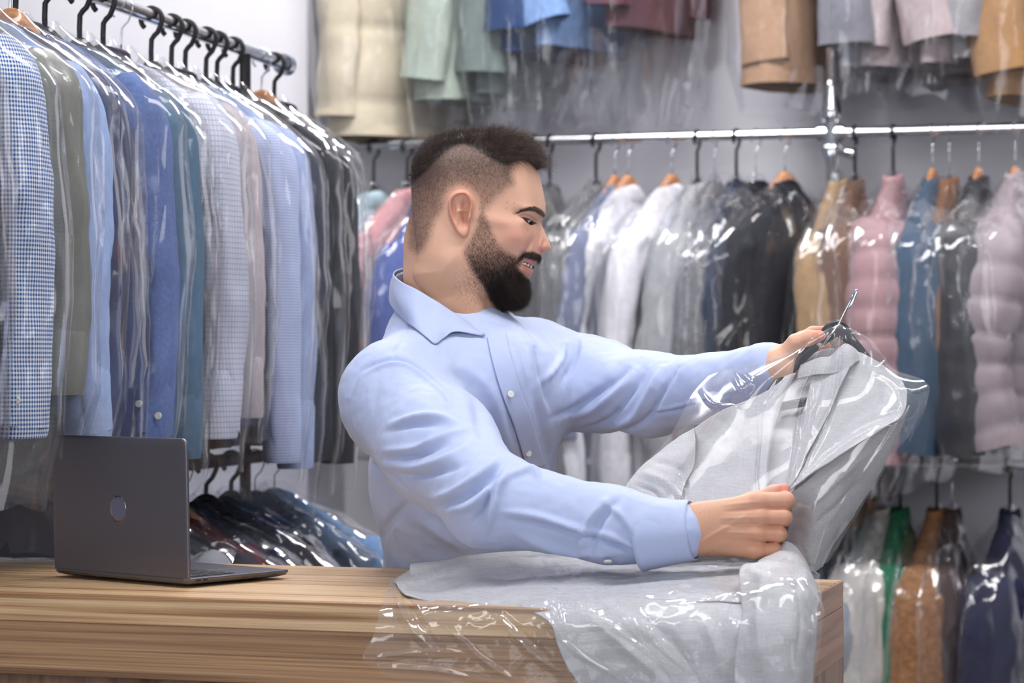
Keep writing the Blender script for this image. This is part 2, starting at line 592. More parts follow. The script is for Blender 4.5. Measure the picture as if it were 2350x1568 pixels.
def hanger_parts(root, style, hw, drop, stem=0.0):
    """style: black (plastic), wood, wire"""
    hm = {'black': 'black_plastic', 'wood': 'chrome', 'wire': 'chrome'}[style]
    bm = {'black': 'black_plastic', 'wood': 'hanger_wood', 'wire': 'chrome'}[style]
    r = {'black': 0.0048, 'wood': 0.0022, 'wire': 0.0018}[style]
    R = 0.021
    a = np.linspace(math.radians(-50), math.radians(180), 18)
    # the hook goes over the rail in the hanger's own plane
    hook = [(R * math.cos(t), 0, R * math.sin(t) - 0.005) for t in a[::-1]]
    hook = [(-R * math.cos(t), 0, R * math.sin(t) - 0.005 + stem) for t in a]
    pts = smoothpath(hook[:-1] + [(R * 1.0, 0, stem - 0.010), (R * 0.55, 0, stem - 0.032), (0, 0, stem - 0.045), (0, 0, -0.075)], 40)
    mb = MB(); mb.tube(pts, r, 10); mb.build('hook', M[hm], root, smooth=True)
    th = {'black': 0.0075, 'wood': 0.012, 'wire': 0.002}[style]
    hh = {'black': 0.010, 'wood': 0.022, 'wire': 0.002}[style]
    w = hw - 0.02
    cpt = smoothpath([(-w, 0.012, -0.085 - drop), (-w * 0.6, 0.004, -0.085 - drop * 0.62), (-w * 0.2, 0, -0.082 - drop * 0.12), (0, 0, -0.072), (w * 0.2, 0, -0.082 - drop * 0.12), (w * 0.6, 0.004, -0.085 - drop * 0.62), (w, 0.012, -0.085 - drop)], 40)
    n = 12
    ang = np.arange(n) * 2 * math.pi / n
    T, N, B = frames(cpt)
    tp = 1 - 0.35 * np.abs(np.linspace(-1, 1, 40)) ** 3
    V = cpt[:, None] + np.cos(ang)[None, :, None] * N[:, None] * th * tp[:, None, None] + np.sin(ang)[None, :, None] * B[:, None] * hh * tp[:, None, None]
    Fc = [tuple(f) for f in grid_faces(40, n, True)] + [tuple(range(n)), tuple(range(39 * n, 40 * n))]
    mesh_obj('shoulder_bar', V.reshape(-1, 3), Fc, M[bm], root)


def short_label(a, what):
    w = a.split() + what.split()
    assert len(w) <= 16, (len(w), ' '.join(w))
    return ' '.join(w)


GN = [0]
RAIL = ['upper left rail']


def hang(cat, what, loc, phi, m, hw=0.20, drop=0.07, depth=0.10, length=0.5, sl=0.52, kind='shirt', hanger='black', bag=True, bagbot=None,
         quilt=0, flare=0, sr=(0.062, 0.046), out=0.03, sleeves=True, collar=True, cuffs=None, where='', film='film', crump=0.012, hang_label=None,
         hanger_obj=True, bag_hw=0.0, tilt=0.0, fold=0.010, name=None, stem=0.02):
    GN[0] += 1
    sd = GN[0]
    drop = drop * rnd.uniform(0.88, 1.15)
    nm = name or {'shirt': 'dress_shirt', 'jacket': 'jacket', 'coat': 'coat', 'puffer': 'puffer_jacket', 'trousers': 'trousers'}[kind]
    rz = math.radians(phi)
    rot = (0, math.radians(tilt), rz)
    loc = (loc[0], loc[1], loc[2] - stem)
    root = empty(nm, loc); root.rotation_euler = rot
    tag(root, what, cat, f'clothes on the {RAIL[0]}')
    V, Fc = torso(hw, length, drop, depth, quilt=quilt, flare=flare, seed=sd, fold=fold, neck=0.048)
    mesh_obj('body', V, Fc, m, root)
    if sleeves:
        for s in (1, -1):
            V, Fc, pth, r = sleeve(s, hw, drop, sl, sr[0], sr[1], quilt, sd, out=out, bend=rnd.uniform(-0.02, 0.03))
            so = mesh_obj('sleeve', V, Fc, m, root)
            if kind == 'shirt':
                # cuff band at the end of the sleeve with two buttons
                e0, e1 = pth[-9], pth[-1] + (pth[-1] - pth[-9]) * 0.15
                n = 28; a = np.arange(n) * 2 * math.pi / n
                rr = r[-1] * 0.98
                rows = []
                for q, k in ((0, 0.97), (0.12, 1.07), (0.9, 1.05), (1.0, 0.99)):
                    c = e0 * (1 - q) + e1 * q
                    rows.append(np.stack([c[0] + rr * 0.74 * k * np.cos(a), c[1] + rr * 1.17 * k * np.sin(a), c[2] + 0 * a], -1))
                co = mesh_obj('cuff', np.concatenate(rows), grid_faces(4, n, True), m, so)
                if cuffs:
                    for bz in cuffs:
                        c = e1 + (e0 - e1) * 0.4
                        mb = MB(); mb.tube([(0, 0, 0), (0, -0.004, 0)], 0.0058, 12)
                        bo = mb.build('button', M['button'], so, smooth=False)
                        bo.location = (c[0] + s * bz[0], c[1] - rr * 1.22 + abs(bz[0]) * 0.35, c[2] + bz[1])
    if collar:
        # standing collar ring with folded leaf
        n = 30; a = np.arange(n) * 2 * math.pi / n
        w = 0.044 if kind == 'shirt' else 0.046
        d = min(depth * 0.16, 0.022)
        rows = []
        hgt = {'shirt': 0.03, 'puffer': 0.045, 'jacket': 0.035, 'coat': 0.045, 'trousers': 0.0}[kind]
        for q, (k, z) in enumerate(((1.05, -0.112), (0.92, -0.108 + hgt * 0.7), (0.94, -0.108 + hgt), (1.10, -0.108 + hgt * 0.9), (1.38, -0.125 + hgt * 0.1), (1.34, -0.129 + hgt * 0.1))):
            rows.append(np.stack([w * k * np.cos(a), d * (k + 0.15) * np.sin(a), z - 0.012 * np.abs(np.cos(a)) * k], -1))
        mesh_obj('collar', np.concatenate(rows), grid_faces(6, n, True), m, root)
    if hanger_obj:
        hr = empty('clothes_hanger', loc); hr.rotation_euler = rot
        col = {'black': 'black plastic', 'wood': 'wooden', 'wire': 'thin wire'}[hanger]
        tag(hr, short_label(f'{col} hanger of the', what), 'hanger', f'hangers on the {RAIL[0]}')
        hanger_parts(hr, hanger, hw, drop, stem)
    if bag:
        bb = bagbot if bagbot is not None else -(0.2 + max(length, sl) + 0.10)
        V, Fc = bag_mesh(hw + out + sr[0] * 0.55 + bag_hw if sleeves else hw + 0.02 + bag_hw, -0.055, bb, depth * 1.15 + 0.05, sd, crump, drop, flare=flare * 0.05)
        bo = mesh_obj('garment_bag', V, Fc, M[film])
        bo.location = loc; bo.rotation_euler = rot
        tag(bo, short_label('clear plastic bag over the', what), 'garment bag', f'plastic bags on the {RAIL[0]}')
    return root
# ---------------------------------------------------------------- left rail, front to back
gingham = check_mat('blue_gingham', rgb(226, 232, 242), rgb(46, 88, 150), 0.0066, 0.5, True)
lightcheck = check_mat('pale_check', rgb(216, 218, 230), rgb(176, 182, 206), 0.0095, 0.2)
bluestripe = check_mat('blue_stripe', rgb(200, 210, 240), rgb(160, 172, 216), 0.0055, 0.35, axes='Z')


def left(edge_px, Y, cat, what, m, hwd=0.20, dphi=0, z=2.103, **k):
    X = LX(Y)
    out = k.get('out', 0.03)
    kw = dict(hw=hwd - 0.052, drop=0.10, bagbot=-(0.2 + max(k.get('sl', .52), k.get('length', .5)) + 0.06))
    kw['sl'] = k.get('sl', .52) - 0.045
    kw['length'] = k.get('length', .5) - 0.06
    kw.update({a: b for a, b in k.items() if a not in ('sl', 'length')})
    # slide along the width so that the near sleeve's outline meets its place
    return hang(cat, what, (X, Y, z), -12 + dphi, m, **kw)


left(0, 3.49, 'shirt', 'white shirt at the left edge before the gingham one', fab('white_cotton', (222, 222, 228)), 0.19, sl=0.55, length=0.58)
left(130, 3.64, 'shirt', 'blue and white gingham shirt first on the left rail', gingham, 0.205, sl=0.56, length=0.58, cuffs=[(0.012, 0.01), (-0.02, 0.0)], depth=0.09)
left(215, 3.77, 'shirt', 'olive grey satin shirt next to the gingham shirt', fab('olive_satin', (112, 114, 106), 0.35, 0.05, bump=0.1, spec=0.5), 0.205, sl=0.50, length=0.52, hanger='wire')
left(265, 3.87, 'shirt', 'pale blue shirt between the olive shirt and navy one', fab('pale_blue_cotton', (158, 180, 222)), 0.20, sl=0.56, length=0.56)
left(310, 3.97, 'shirt', 'dark navy shirt left of the denim one', fab('navy_cotton', (44, 54, 92)), 0.195, sl=0.60, length=0.60, hanger='wood')
left(415, 4.10, 'shirt', 'mid blue denim shirt with two cuff buttons showing', fab('blue_denim', (98, 117, 166), noise=0.14, ns=120), 0.215, sl=0.58, length=0.60, cuffs=[(0.0, 0.02), (0.03, 0.0), (-0.03, 0.0)])
left(470, 4.24, 'shirt', 'slim teal shirt right of the denim shirt', fab('teal_cotton', (84, 114, 138)), 0.21, sl=0.60, length=0.56)
left(560, 4.42, 'shirt', 'white shirt with a fine grey check, left rail', lightcheck, 0.215, sl=0.585, length=0.60, hanger='wire')
left(610, 4.56, 'shirt', 'pinkish beige shirt behind the fine check one', fab('beige_cotton', (196, 186, 190)), 0.205, sl=0.55, length=0.50)
left(690, 4.73, 'shirt', 'light blue striped shirt before the black jackets', bluestripe, 0.22, sl=0.62, length=0.62)
left(730, 4.84, 'shirt', 'plain pale blue shirt next to the black jackets', fab('powder_blue_cotton', (170, 186, 226)), 0.21, sl=0.64, length=0.66)
left(770, 4.99, 'jacket', 'black jacket near the far end of the left rail', fab('black_wool', (38, 38, 46)), 0.20, sl=0.66, length=0.66, kind='jacket')
left(830, 5.16, 'jacket', 'last black jacket at the far end of the left rail', fab('black_wool', (38, 38, 46)), 0.19, sl=0.66, length=0.66, kind='jacket', hanger='wood')

# long dark coats added among the shirts to darken the gap below them
for Y, w, c, zb in ((3.99, 'long dark charcoal coat added, ending just above the counter, left', (58, 58, 68), 1.135), (4.34, 'long dark violet grey coat added behind the teal shirt', (66, 62, 76), 1.29),
                    (4.66, 'long charcoal coat added behind the fine check shirt', (54, 54, 64), 1.29), (4.90, 'long black coat added before the last black jackets', (40, 40, 48), 1.29), (5.24, 'long dark slate coat added at the far rail end', (48, 48, 58), 1.28)):
    L_ = 2.103 - 0.02 - zb - 0.185
    hang('coat', w, (LX(Y), Y, 2.103), -12, fab(w.split()[1] + w.split()[2] + '_long', c), hw=0.115 if Y < 5 else 0.12, drop=0.10, length=L_, sl=L_ - 0.12, kind='coat', hanger='black', depth=0.09, bagbot=-(2.083 - zb) + 0.0, crump=0.02)

# low left rail
RAIL[0] = 'low left rail'
lowleft = [
    (4.36, 'pale grey jacket bagged low left of the laptop', (150, 152, 160), 'black', 0.24),
    (4.44, 'dark charcoal jacket hung low behind the laptop lid', (56, 56, 66), 'black', 0.25),
    (4.54, 'black jacket hung low just behind the laptop keyboard', (28, 30, 40), 'wire', 0.21),
    (4.63, 'maroon jacket on an amber wooden hanger behind the laptop', (96, 42, 48), 'wood', 0.20),
    (4.72, 'dark navy jacket in creased film low behind the laptop', (34, 40, 62), 'wire', 0.23),
    (4.84, 'blackish jacket between the low navy and slate jackets', (32, 34, 44), 'black', 0.22),
    (4.98, 'slate blue denim jacket hung low left of the man', (58, 76, 108), 'black', 0.23),
    (5.12, 'grey blue jacket just behind the low slate denim jacket', (70, 84, 104), 'wire', 0.24),
    (5.24, 'faded blue denim jacket low beside the man\'s back', (104, 136, 176), 'wire', 0.27)]
for i, (Y, w, c, h, hw_) in enumerate(lowleft):
    hang('jacket', w, (LX(Y), Y, 1.25), -12 + (10 if i % 2 else -6), fab(f'low_cloth_{i}', c), hw=hw_ - 0.03, drop=0.09 if i < 6 else 0.13, length=0.6, sl=0.55, kind='jacket', hanger=h, crump=0.022, depth=0.13, stem=0.0)

# ---------------------------------------------------------------- long rail behind the man
RAIL[0] = 'long back rail'


def back(px, cat, what, m, phi=68, z=Z_UP, Y0=7.064, **k):
    x, y = rail_back(pX(px), Y0)
    kw = dict(hw=0.175, drop=0.17, depth=0.12, length=0.64, sl=0.52, stem=0.055, out=0.055)
    kw.update(k)
    return hang(cat, what, (x, y, z), phi, m, **kw)


back(858, 'shirt', 'pale aqua shirt left of the man\'s head', fab('aqua_cotton', (176, 200, 210)), 40, hw=0.16, length=0.3, sl=0.3, where='')
back(935, 'jacket', 'dusty pink jacket behind the man\'s neck', fab('dusty_pink', (200, 148, 152)), 38, kind='jacket', hw=0.19, length=0.50, sl=0.42)
back(990, 'jacket', 'royal blue jacket right beside the dusty pink one', fab('royal_blue', (84, 98, 156)), 55, kind='jacket', hanger='black', length=0.42, sl=0.38, drop=0.16)
back(1225, 'jacket', 'dark slate jacket directly behind the man\'s profile', fab('slate_wool', (84, 92, 104)), 60, kind='jacket', length=0.9, sl=0.65)
back(1262, 'jacket', 'charcoal grey jacket right of the man\'s face', fab('charcoal', (92, 92, 94)), 62, kind='jacket', length=0.9, sl=0.68)
back(1368, 'jacket', 'mid grey jacket left of the lavender grey one', fab('mid_grey_wool', (112, 112, 114)), 50, kind='jacket', length=0.85, sl=0.66)
back(1412, 'jacket', 'lavender grey jacket tucked behind the first white shirt', fab('lavender_grey', (120, 126, 154)), 48, kind='jacket', hanger='wood', length=0.7)
back(1442, 'shirt', 'leftmost of the bright white shirts on the back rail', fab('bright_white', (224, 223, 230)), 40, hanger='wood', length=0.76, sl=0.7, depth=0.15, fold=0.016)
back(1542, 'shirt', 'second bright white shirt on a wooden hanger', fab('bright_white', (224, 223, 230)), 42, hanger='wood', length=0.75, sl=0.68, depth=0.15, fold=0.016)
back(1600, 'jacket', 'light grey jacket on a black triangular hanger', fab('light_grey', (166, 168, 172)), 62, kind='jacket', hanger='black', length=0.74, sl=0.60, depth=0.13)
back(1640, 'jacket', 'speckled grey tweed jacket beside the light grey one', fab('grey_tweed', (120, 120, 124), noise=0.6, ns=180), 66, kind='jacket', hanger='wire', length=0.74, sl=0.64, depth=0.1)
back(1690, 'jacket', 'dark navy jacket left of the two black jackets', fab('dark_navy', (40, 50, 72)), 58, kind='jacket', hanger='black', length=0.74, sl=0.64)
back(1735, 'jacket', 'black jacket left of the wide wooden hanger', fab('near_black', (27, 28, 38)), 34, kind='jacket', hanger='wire', length=0.74, sl=0.62, depth=0.16, hw=0.19)
back(1802, 'jacket', 'black jacket open over a wide wooden hanger', fab('near_black', (27, 28, 38)), 34, kind='jacket', hanger='wood', length=0.74, sl=0.62, depth=0.17, hw=0.19)
back(1925, 'jacket', 'tan coat just right of the black jackets', fab('tan_cloth', (164, 134, 100), noise=0.08), 66, kind='jacket', hanger='wire', length=0.6, sl=0.5, depth=0.16)
back(1962, 'jacket', 'brown jacket half hidden between the tan coat and pink puffer', fab('brown_cloth', (112, 84, 68)), 68, kind='jacket', hanger='black', length=0.8, sl=0.7)
back(2050, 'puffer jacket', 'dusty pink quilted puffer jacket', fab('pink_nylon', (166, 130, 134), 0.5, 0.04, spec=0.4), 67, kind='puffer', hanger='black', length=0.63, sl=0.58, quilt=0.075, depth=0.17, sr=(0.08, 0.075))
back(2140, 'jacket', 'slate blue denim jacket right of the pink puffer', fab('slate_denim', (66, 86, 108), noise=0.12, ns=140), 65, kind='jacket', hanger='wood', length=0.59, sl=0.55, depth=0.15, sr=(0.075, 0.07))
back(2178, 'jacket', 'brown suede jacket edge behind the slate denim one', fab('brown_suede', (140, 98, 70)), 66, kind='jacket', hanger='wire', length=0.5, sl=0.45)
back(2246, 'jacket', 'black padded jacket on a wooden hanger near the right edge', fab('black_nylon', (34, 35, 42), 0.4, spec=0.5), 65, kind='jacket', hanger='wood', length=0.59, sl=0.55, depth=0.18, sr=(0.08, 0.07))
back(2330, 'puffer jacket', 'pale mauve quilted puffer jacket at the right edge', fab('mauve_nylon', (158, 144, 150), 0.45, 0.04, spec=0.4), 60, kind='puffer', hanger='wood', length=0.58, sl=0.54, quilt=0.085, depth=0.20, sr=(0.085, 0.08))

# ---------------------------------------------------------------- low back rail
RAIL[0] = 'low back rail'
lb = dict(z=Z_LO, out=0.05)
back(1310, 'jacket', 'dark jacket hung low between the man\'s arms', fab('near_black', (27, 28, 38)), 55, kind='jacket', hanger='black', **lb)
back(1400, 'jacket', 'black jacket hung low under the white shirts', fab('black_wool', (38, 38, 46)), 55, kind='jacket', hanger='wire', **lb)
back(1520, 'jacket', 'deep grey jacket hung low behind the held jacket', fab('charcoal', (92, 92, 94)), 60, kind='jacket', hanger='wire', **lb)
back(1905, 'jacket', 'midnight blue jacket low beside the counter end', fab('dark_navy', (40, 50, 72)), 60, kind='jacket', hanger='wire', length=0.95, **lb)
back(2000, 'coat', 'silvery grey coat just above the counter corner', fab('silver_grey', (150, 154, 162)), 62, kind='jacket', hanger='wood', length=0.35, sl=0.3, crump=0.02, **lb)
back(2025, 'coat', 'off white coat hung low right of the counter', fab('off_white_wool', (196, 190, 184)), 63, kind='coat', hanger='wire', length=1.0, sl=0.80, depth=0.16, sr=(0.08, 0.075), drop=0.15, **lb)
back(2066, 'coat', 'bright green coat between the off white and caramel coats', fab('bright_green', (26, 104, 70)), 66, kind='coat', hanger='black', length=1.0, sl=0.80, **lb)
back(2150, 'coat', 'fluffy caramel brown teddy coat on the low rail', fab('teddy', (150, 104, 66), 0.95, 0.3, 70, 1.0, 90), 64, kind='coat', hanger='black', length=1.0, sl=0.80, depth=0.18, sr=(0.085, 0.08), **lb)
back(2185, 'coat', 'dark brown coat behind the caramel teddy coat', fab('dark_brown', (72, 56, 54)), 68, kind='coat', hanger='wire', length=1.0, sl=0.80, **lb)
back(2318, 'coat', 'dark navy film wrapped coat low at the right edge', fab('ink_navy', (36, 38, 66)), 62, kind='coat', hanger='black', length=1.0, sl=0.80, depth=0.17, crump=0.02, sr=(0.08, 0.07), **lb)

# ---------------------------------------------------------------- coats on the uppermost rail
RAIL[0] = 'uppermost rail'


def top(px, cat, what, m, bottom_py, phi=66, **k):
    x, y = rail_back(pX(px), 7.21)
    zb = CAMZ + (HY - bottom_py) / F * y
    drop = k.pop('drop', 0.10)
    L_ = Z_TOP - zb - 0.075 - drop
    kw = dict(hw=0.23, drop=drop, depth=0.17, length=L_ + 0.01, sl=L_ - 0.09, kind='coat', hanger='black', bagbot=-(Z_TOP - zb) - k.pop('extra', 0.10), sr=(0.06, 0.07), out=-0.01)
    kw.update(k)
    hang(cat, what, (x, y, Z_TOP), phi, m, **kw)


top(900, 'puffer coat', 'cream puffer coat on the upper rail', fab('cream_nylon', (208, 196, 172), 0.6, 0.04, spec=0.3), 285, 42, kind='puffer', quilt=0.22, depth=0.30, hw=0.22, extra=0.02, film='film_clear')
top(1085, 'coat', 'long pale sage green coat on the upper rail', fab('sage', (172, 184, 172)), 208, 48, depth=0.20, hw=0.21, fold=0.014)
top(1170, 'coat', 'grey green coat behind the sage one on the upper rail', fab('grey_green', (118, 130, 128)), 205, 62, depth=0.12, hw=0.18)
top(1270, 'jacket', 'navy jacket on the upper rail above the man\'s forehead', fab('deep_blue', (42, 66, 108)), 100, 52, depth=0.16, extra=0.22, kind='jacket')
top(1335, 'jacket', 'light blue denim jacket on the upper rail', fab('light_denim', (120, 150, 196), noise=0.15), 80, 56, depth=0.14, extra=0.22, kind='jacket')
top(1490, 'jacket', 'burgundy jacket hem on the upper rail', fab('burgundy', (104, 68, 78)), 45, 48, depth=0.13, extra=0.30, kind='jacket', hw=0.19)
top(1812, 'coat', 'camel coat on the upper rail left of the post', fab('camel', (176, 142, 116)), 175, 48, depth=0.22, flare=0.6, hw=0.13, film='film_clear')
top(1992, 'coat', 'slim grey coat on the upper rail right of the post', fab('cool_grey', (128, 128, 138)), 130, 66, depth=0.12)
top(2075, 'coat', 'pinkish grey tweed coat on the upper rail', fab('pink_tweed', (180, 166, 168), noise=0.12), 130, 48, depth=0.20, hw=0.20, flare=0.2)
top(2195, 'coat', 'pale pink coat beside the tweed on the upper rail', fab('pale_pink', (176, 162, 164)), 125, 60, depth=0.14)
top(2270, 'coat', 'grey coat on the upper rail before the caramel one', fab('two_tone', (150, 148, 152)), 112, 55, depth=0.14)
top(2352, 'coat', 'caramel coat on the upper rail, at right edge', fab('caramel', (162, 124, 86)), 195, 60, depth=0.18)
# ---------------------------------------------------------------- counter
def wood(name, c1, c2, c3, along, scale=1.0, contrast=1.0):
    m, N, L, b = nt(name)
    tc = N.new('ShaderNodeTexCoord')
    mp = N.new('ShaderNodeMapping')
    mp.inputs['Scale'].default_value = along
    L.new(tc.outputs['Object'], mp.inputs[0])
    n1 = N.new('ShaderNodeTexNoise'); n1.inputs['Scale'].default_value = 1.0 * scale; n1.inputs['Detail'].default_value = 5; n1.inputs['Distortion'].default_value = 0.25
    L.new(mp.outputs[0], n1.inputs['Vector'])
    cr = N.new('ShaderNodeValToRGB')
    e = cr.color_ramp.elements
    e[0].position = 0.36; e[0].color = c3
    e[1].position = 0.47; e[1].color = c2
    k = e.new(0.58); k.color = c1
    k = e.new(0.70); k.color = c2
    L.new(n1.outputs['Fac'], cr.inputs[0])
    n2 = N.new('ShaderNodeTexNoise'); n2.inputs['Scale'].default_value = 5.0 * scale; n2.inputs['Detail'].default_value = 3
    L.new(mp.outputs[0], n2.inputs['Vector'])
    mr = N.new('ShaderNodeMapRange'); mr.inputs['From Min'].default_value = 0.3; mr.inputs['From Max'].default_value = 0.7
    mr.inputs['To Min'].default_value = 1 - 0.22 * contrast; mr.inputs['To Max'].default_value = 1 + 0.10 * contrast
    L.new(n2.outputs['Fac'], mr.inputs[0])
    mx = N.new('ShaderNodeMix'); mx.data_type = 'RGBA'; mx.blend_type = 'MULTIPLY'; mx.inputs['Factor'].default_value = 1
    L.new(cr.outputs[0], mx.inputs['A']); L.new(mr.outputs[0], mx.inputs['B'])
    L.new(mx.outputs['Result'], b.inputs['Base Color'])
    b.inputs['Roughness'].default_value = 0.42
    b.inputs['Specular IOR Level'].default_value = 0.35
    bp = N.new('ShaderNodeBump'); bp.inputs['Strength'].default_value = 0.15; bp.inputs['Distance'].default_value = 0.002
    L.new(n2.outputs['Fac'], bp.inputs['Height']); L.new(bp.outputs[0], b.inputs['Normal'])
    return m


M['oak_top'] = wood('oak_top', rgb(222, 190, 150), rgb(206, 168, 126), rgb(156, 116, 80), (1.0, 70, 80), 1.0)
M['oak_front'] = wood('oak_front', rgb(182, 144, 108), rgb(164, 126, 92), rgb(124, 90, 64), (0.8, 60, 110), 1.0, 1.3)
M['oak_edge'] = wood('oak_edge', rgb(186, 148, 120), rgb(172, 134, 108), rgb(150, 112, 90), (20, 1.0, 30), 1.0, 0.6)
M['oak_side'] = wood('oak_side', rgb(160, 128, 106), rgb(140, 108, 88), rgb(104, 76, 60), (24, 24, 1.0), 1.0)
CT = CAMZ - 0.33                                   # counter top height 1.12
counter = empty('service_counter', (0, 3.249, 0), -AN)
tag(counter, 'oak veneer service counter across the foreground', 'counter')
# local frame: x along the counter, y to the back
cs, sn = math.cos(AN), math.sin(AN)


def wl(p):
    """world -> counter local"""
    dx, dy = p[0] - 0, p[1] - 3.249
    return (dx * cs - dy * sn, dx * sn + dy * cs, p[2])


def cw(x, y, z=0.0):
    return np.array([x * cs + y * sn, 3.249 - x * sn + y * cs, z])


# end of the counter on the right: near corner hidden by the film, far corner seen at pixel 1929
XE = 0.0
for k in range(4000):
    x = k * 0.001
    p = cw(x, 0.547, CT)
    if CX + F * p[0] / p[1] > 1929:
        XE = x; break
DEP = 0.547
mb = MB(); mb.box(((XE - 2.2) / 2, DEP / 2, CT - 0.020), (XE + 2.2, DEP, 0.040)); mb.build('counter_top', M['oak_top'], counter, bevel=0.0015)
mb = MB(); mb.box(((XE - 2.2) / 2 - 0.001, DEP / 2 + 0.002, CT - 0.0785), (XE + 2.2, DEP - 0.006, 0.077)); mb.build('apron_board', M['oak_front'], counter, bevel=0.0015)
mb = MB(); mb.box(((XE - 2.2) / 2 - 0.01, DEP / 2 + 0.03, (CT - 0.118) / 2), (XE + 2.16, DEP - 0.07, CT - 0.118)); mb.build('front_panel', M['oak_side'], counter, bevel=0.001)
mb = MB(); mb.box((XE - 0.007, DEP / 2 + 0.006, (CT - 0.06) / 2), (0.02, DEP - 0.002, CT - 0.06)); sp_ = mb.build('side_panel', M['oak_side'], counter, bevel=0.001)
mb = MB(); mb.box((XE + 0.0015, DEP / 2, CT - 0.0205), (0.004, DEP - 0.001, 0.0385)); mb.build('edge_band', M['oak_edge'], counter, bevel=0.0008)
mb = MB(); mb.box((XE + 0.0015, DEP / 2, CT - 0.0785), (0.004, DEP - 0.001, 0.076)); mb.build('edge_band', M['oak_edge'], counter, bevel=0.0008)
scr = MB(); scr.tube([(XE + 0.002, 0.09, CT - 0.265), (XE + 0.006, 0.09, CT - 0.265)], 0.005, 12); scr.build('screw', M['chrome'], sp_)

# ---------------------------------------------------------------- laptop
M['alu'] = mat('space_grey_aluminium', rgb(116, 114, 122), 0.36, 0.85, bump=0.03, bscale=1500)
M['alu_logo'] = mat('polished_grey', rgb(150, 148, 164), 0.08, 1.0)
M['key'] = mat('key_plastic', rgb(24, 25, 30), 0.5)
M['screen'] = mat('dark_screen', rgb(14, 15, 18), 0.1)
M['glyph'] = mat('key_print', rgb(190, 190, 196), 0.5)
A_ = math.radians(40)
lap = empty('laptop', (-0.473, 3.524, CT))
tag(lap, 'grey aluminium laptop standing open on the counter with its lid back to us', 'laptop')
hdir = np.array([-math.cos(A_), math.sin(A_), 0])          # along the hinge, near corner to far corner
fdir = np.array([math.sin(A_), math.cos(A_), 0])           # from the hinge to the front edge
udir = np.array([0, 0, 1.0])
LW, LD = 0.304, 0.2124


def lf(h, f, u):
    return hdir * h + fdir * f + udir * u


def plate(mb, w, d, r, levels, fn):
    """rounded-corner plate; levels = [(inset, height)...]"""
    rings = []
    for ins, h in levels:
        rr = round_rect(w - 2 * ins, d - 2 * ins, max(r - ins, 0.001))
        rings.append(np.array([fn(x + ins, y + ins, h) for x, y in rr]))
    n = len(rings[0])
    V = np.concatenate(rings)
    Fc = []
    for i in range(len(rings) - 1):
        Fc += [(i * n + j, i * n + (j + 1) % n, (i + 1) * n + (j + 1) % n, (i + 1) * n + j) for j in range(n)]
    Fc += [tuple(reversed(range(n))), tuple(range((len(rings) - 1) * n, len(rings) * n))]
    mb.add(V, Fc)


mb = MB(); plate(mb, LW, LD, 0.011, [(0.016, 0.0035), (0.004, 0.0065), (0.0006, 0.0105), (0.0, 0.0125), (0.0006, 0.0138), (0.0015, 0.0143)], lambda x, y, h: lf(x, y, h - 0.0002 * 0))
base = mb.build('base', M['alu'], lap, smooth=False)
lean = math.radians(1.5)
def lidf(x, y, h):
    # x along hinge, y up the lid, h thickness towards the back (camera) side
    f = 0.004 - y * math.sin(lean) - h * math.cos(lean)
    return lf(x, f, 0.0065 + y * math.cos(lean) - h * math.sin(lean))
mb = MB(); plate(mb, LW, LD, 0.011, [(0.0008, -0.0035), (0.0, -0.003), (0.0, 0.0), (0.0006, 0.0009), (0.003, 0.0015), (0.010, 0.0019)], lidf)
lid = mb.build('lid', M['alu'], lap, smooth=True)
lid.modifiers.new('ws', 'WEIGHTED_NORMAL')
mb = MB(); plate(mb, LW - 0.012, LD - 0.016, 0.006, [(0, -0.0036), (0, -0.0039)], lambda x, y, h: lidf(x + 0.006, y + 0.010, h)); mb.build('screen', M['screen'], lid)
# polished round emblem on the lid
a = np.linspace(0, 2 * math.pi, 65)[:-1]
ctr = (0.152, 0.103)
rows = []
for r, h in ((0.0005, 0.00215), (0.0140, 0.00215), (0.0180, 0.00215), (0.0183, 0.0019)):
    rows.append(np.array([lidf(ctr[0] + r * 0.98 * math.cos(t), ctr[1] + r * 1.15 * math.sin(t), h) for t in a]))
mesh_obj('emblem', np.concatenate(rows), grid_faces(4, 64, True), M['alu_logo'], lid, smooth=False)
# ports on the near side of the base
for f in (0.022, 0.036):
    mb = MB(); pts = []
    for k in np.linspace(0, 2 * math.pi, 20, endpoint=False):
        pts.append((f + 0.0045 * math.copysign(abs(math.cos(k)) ** 0.6, math.cos(k)), 0.0108 + 0.0013 * math.sin(k)))
    V = [lf(-0.0003, p[0], p[1]) for p in pts] + [lf(0.0006, p[0], p[1]) for p in pts]
    mb.add(V, [tuple(range(20)), tuple(range(39, 19, -1))] + [(i, (i + 1) % 20, 20 + (i + 1) % 20, 20 + i) for i in range(20)])
    mb.build('port', M['key'], base)
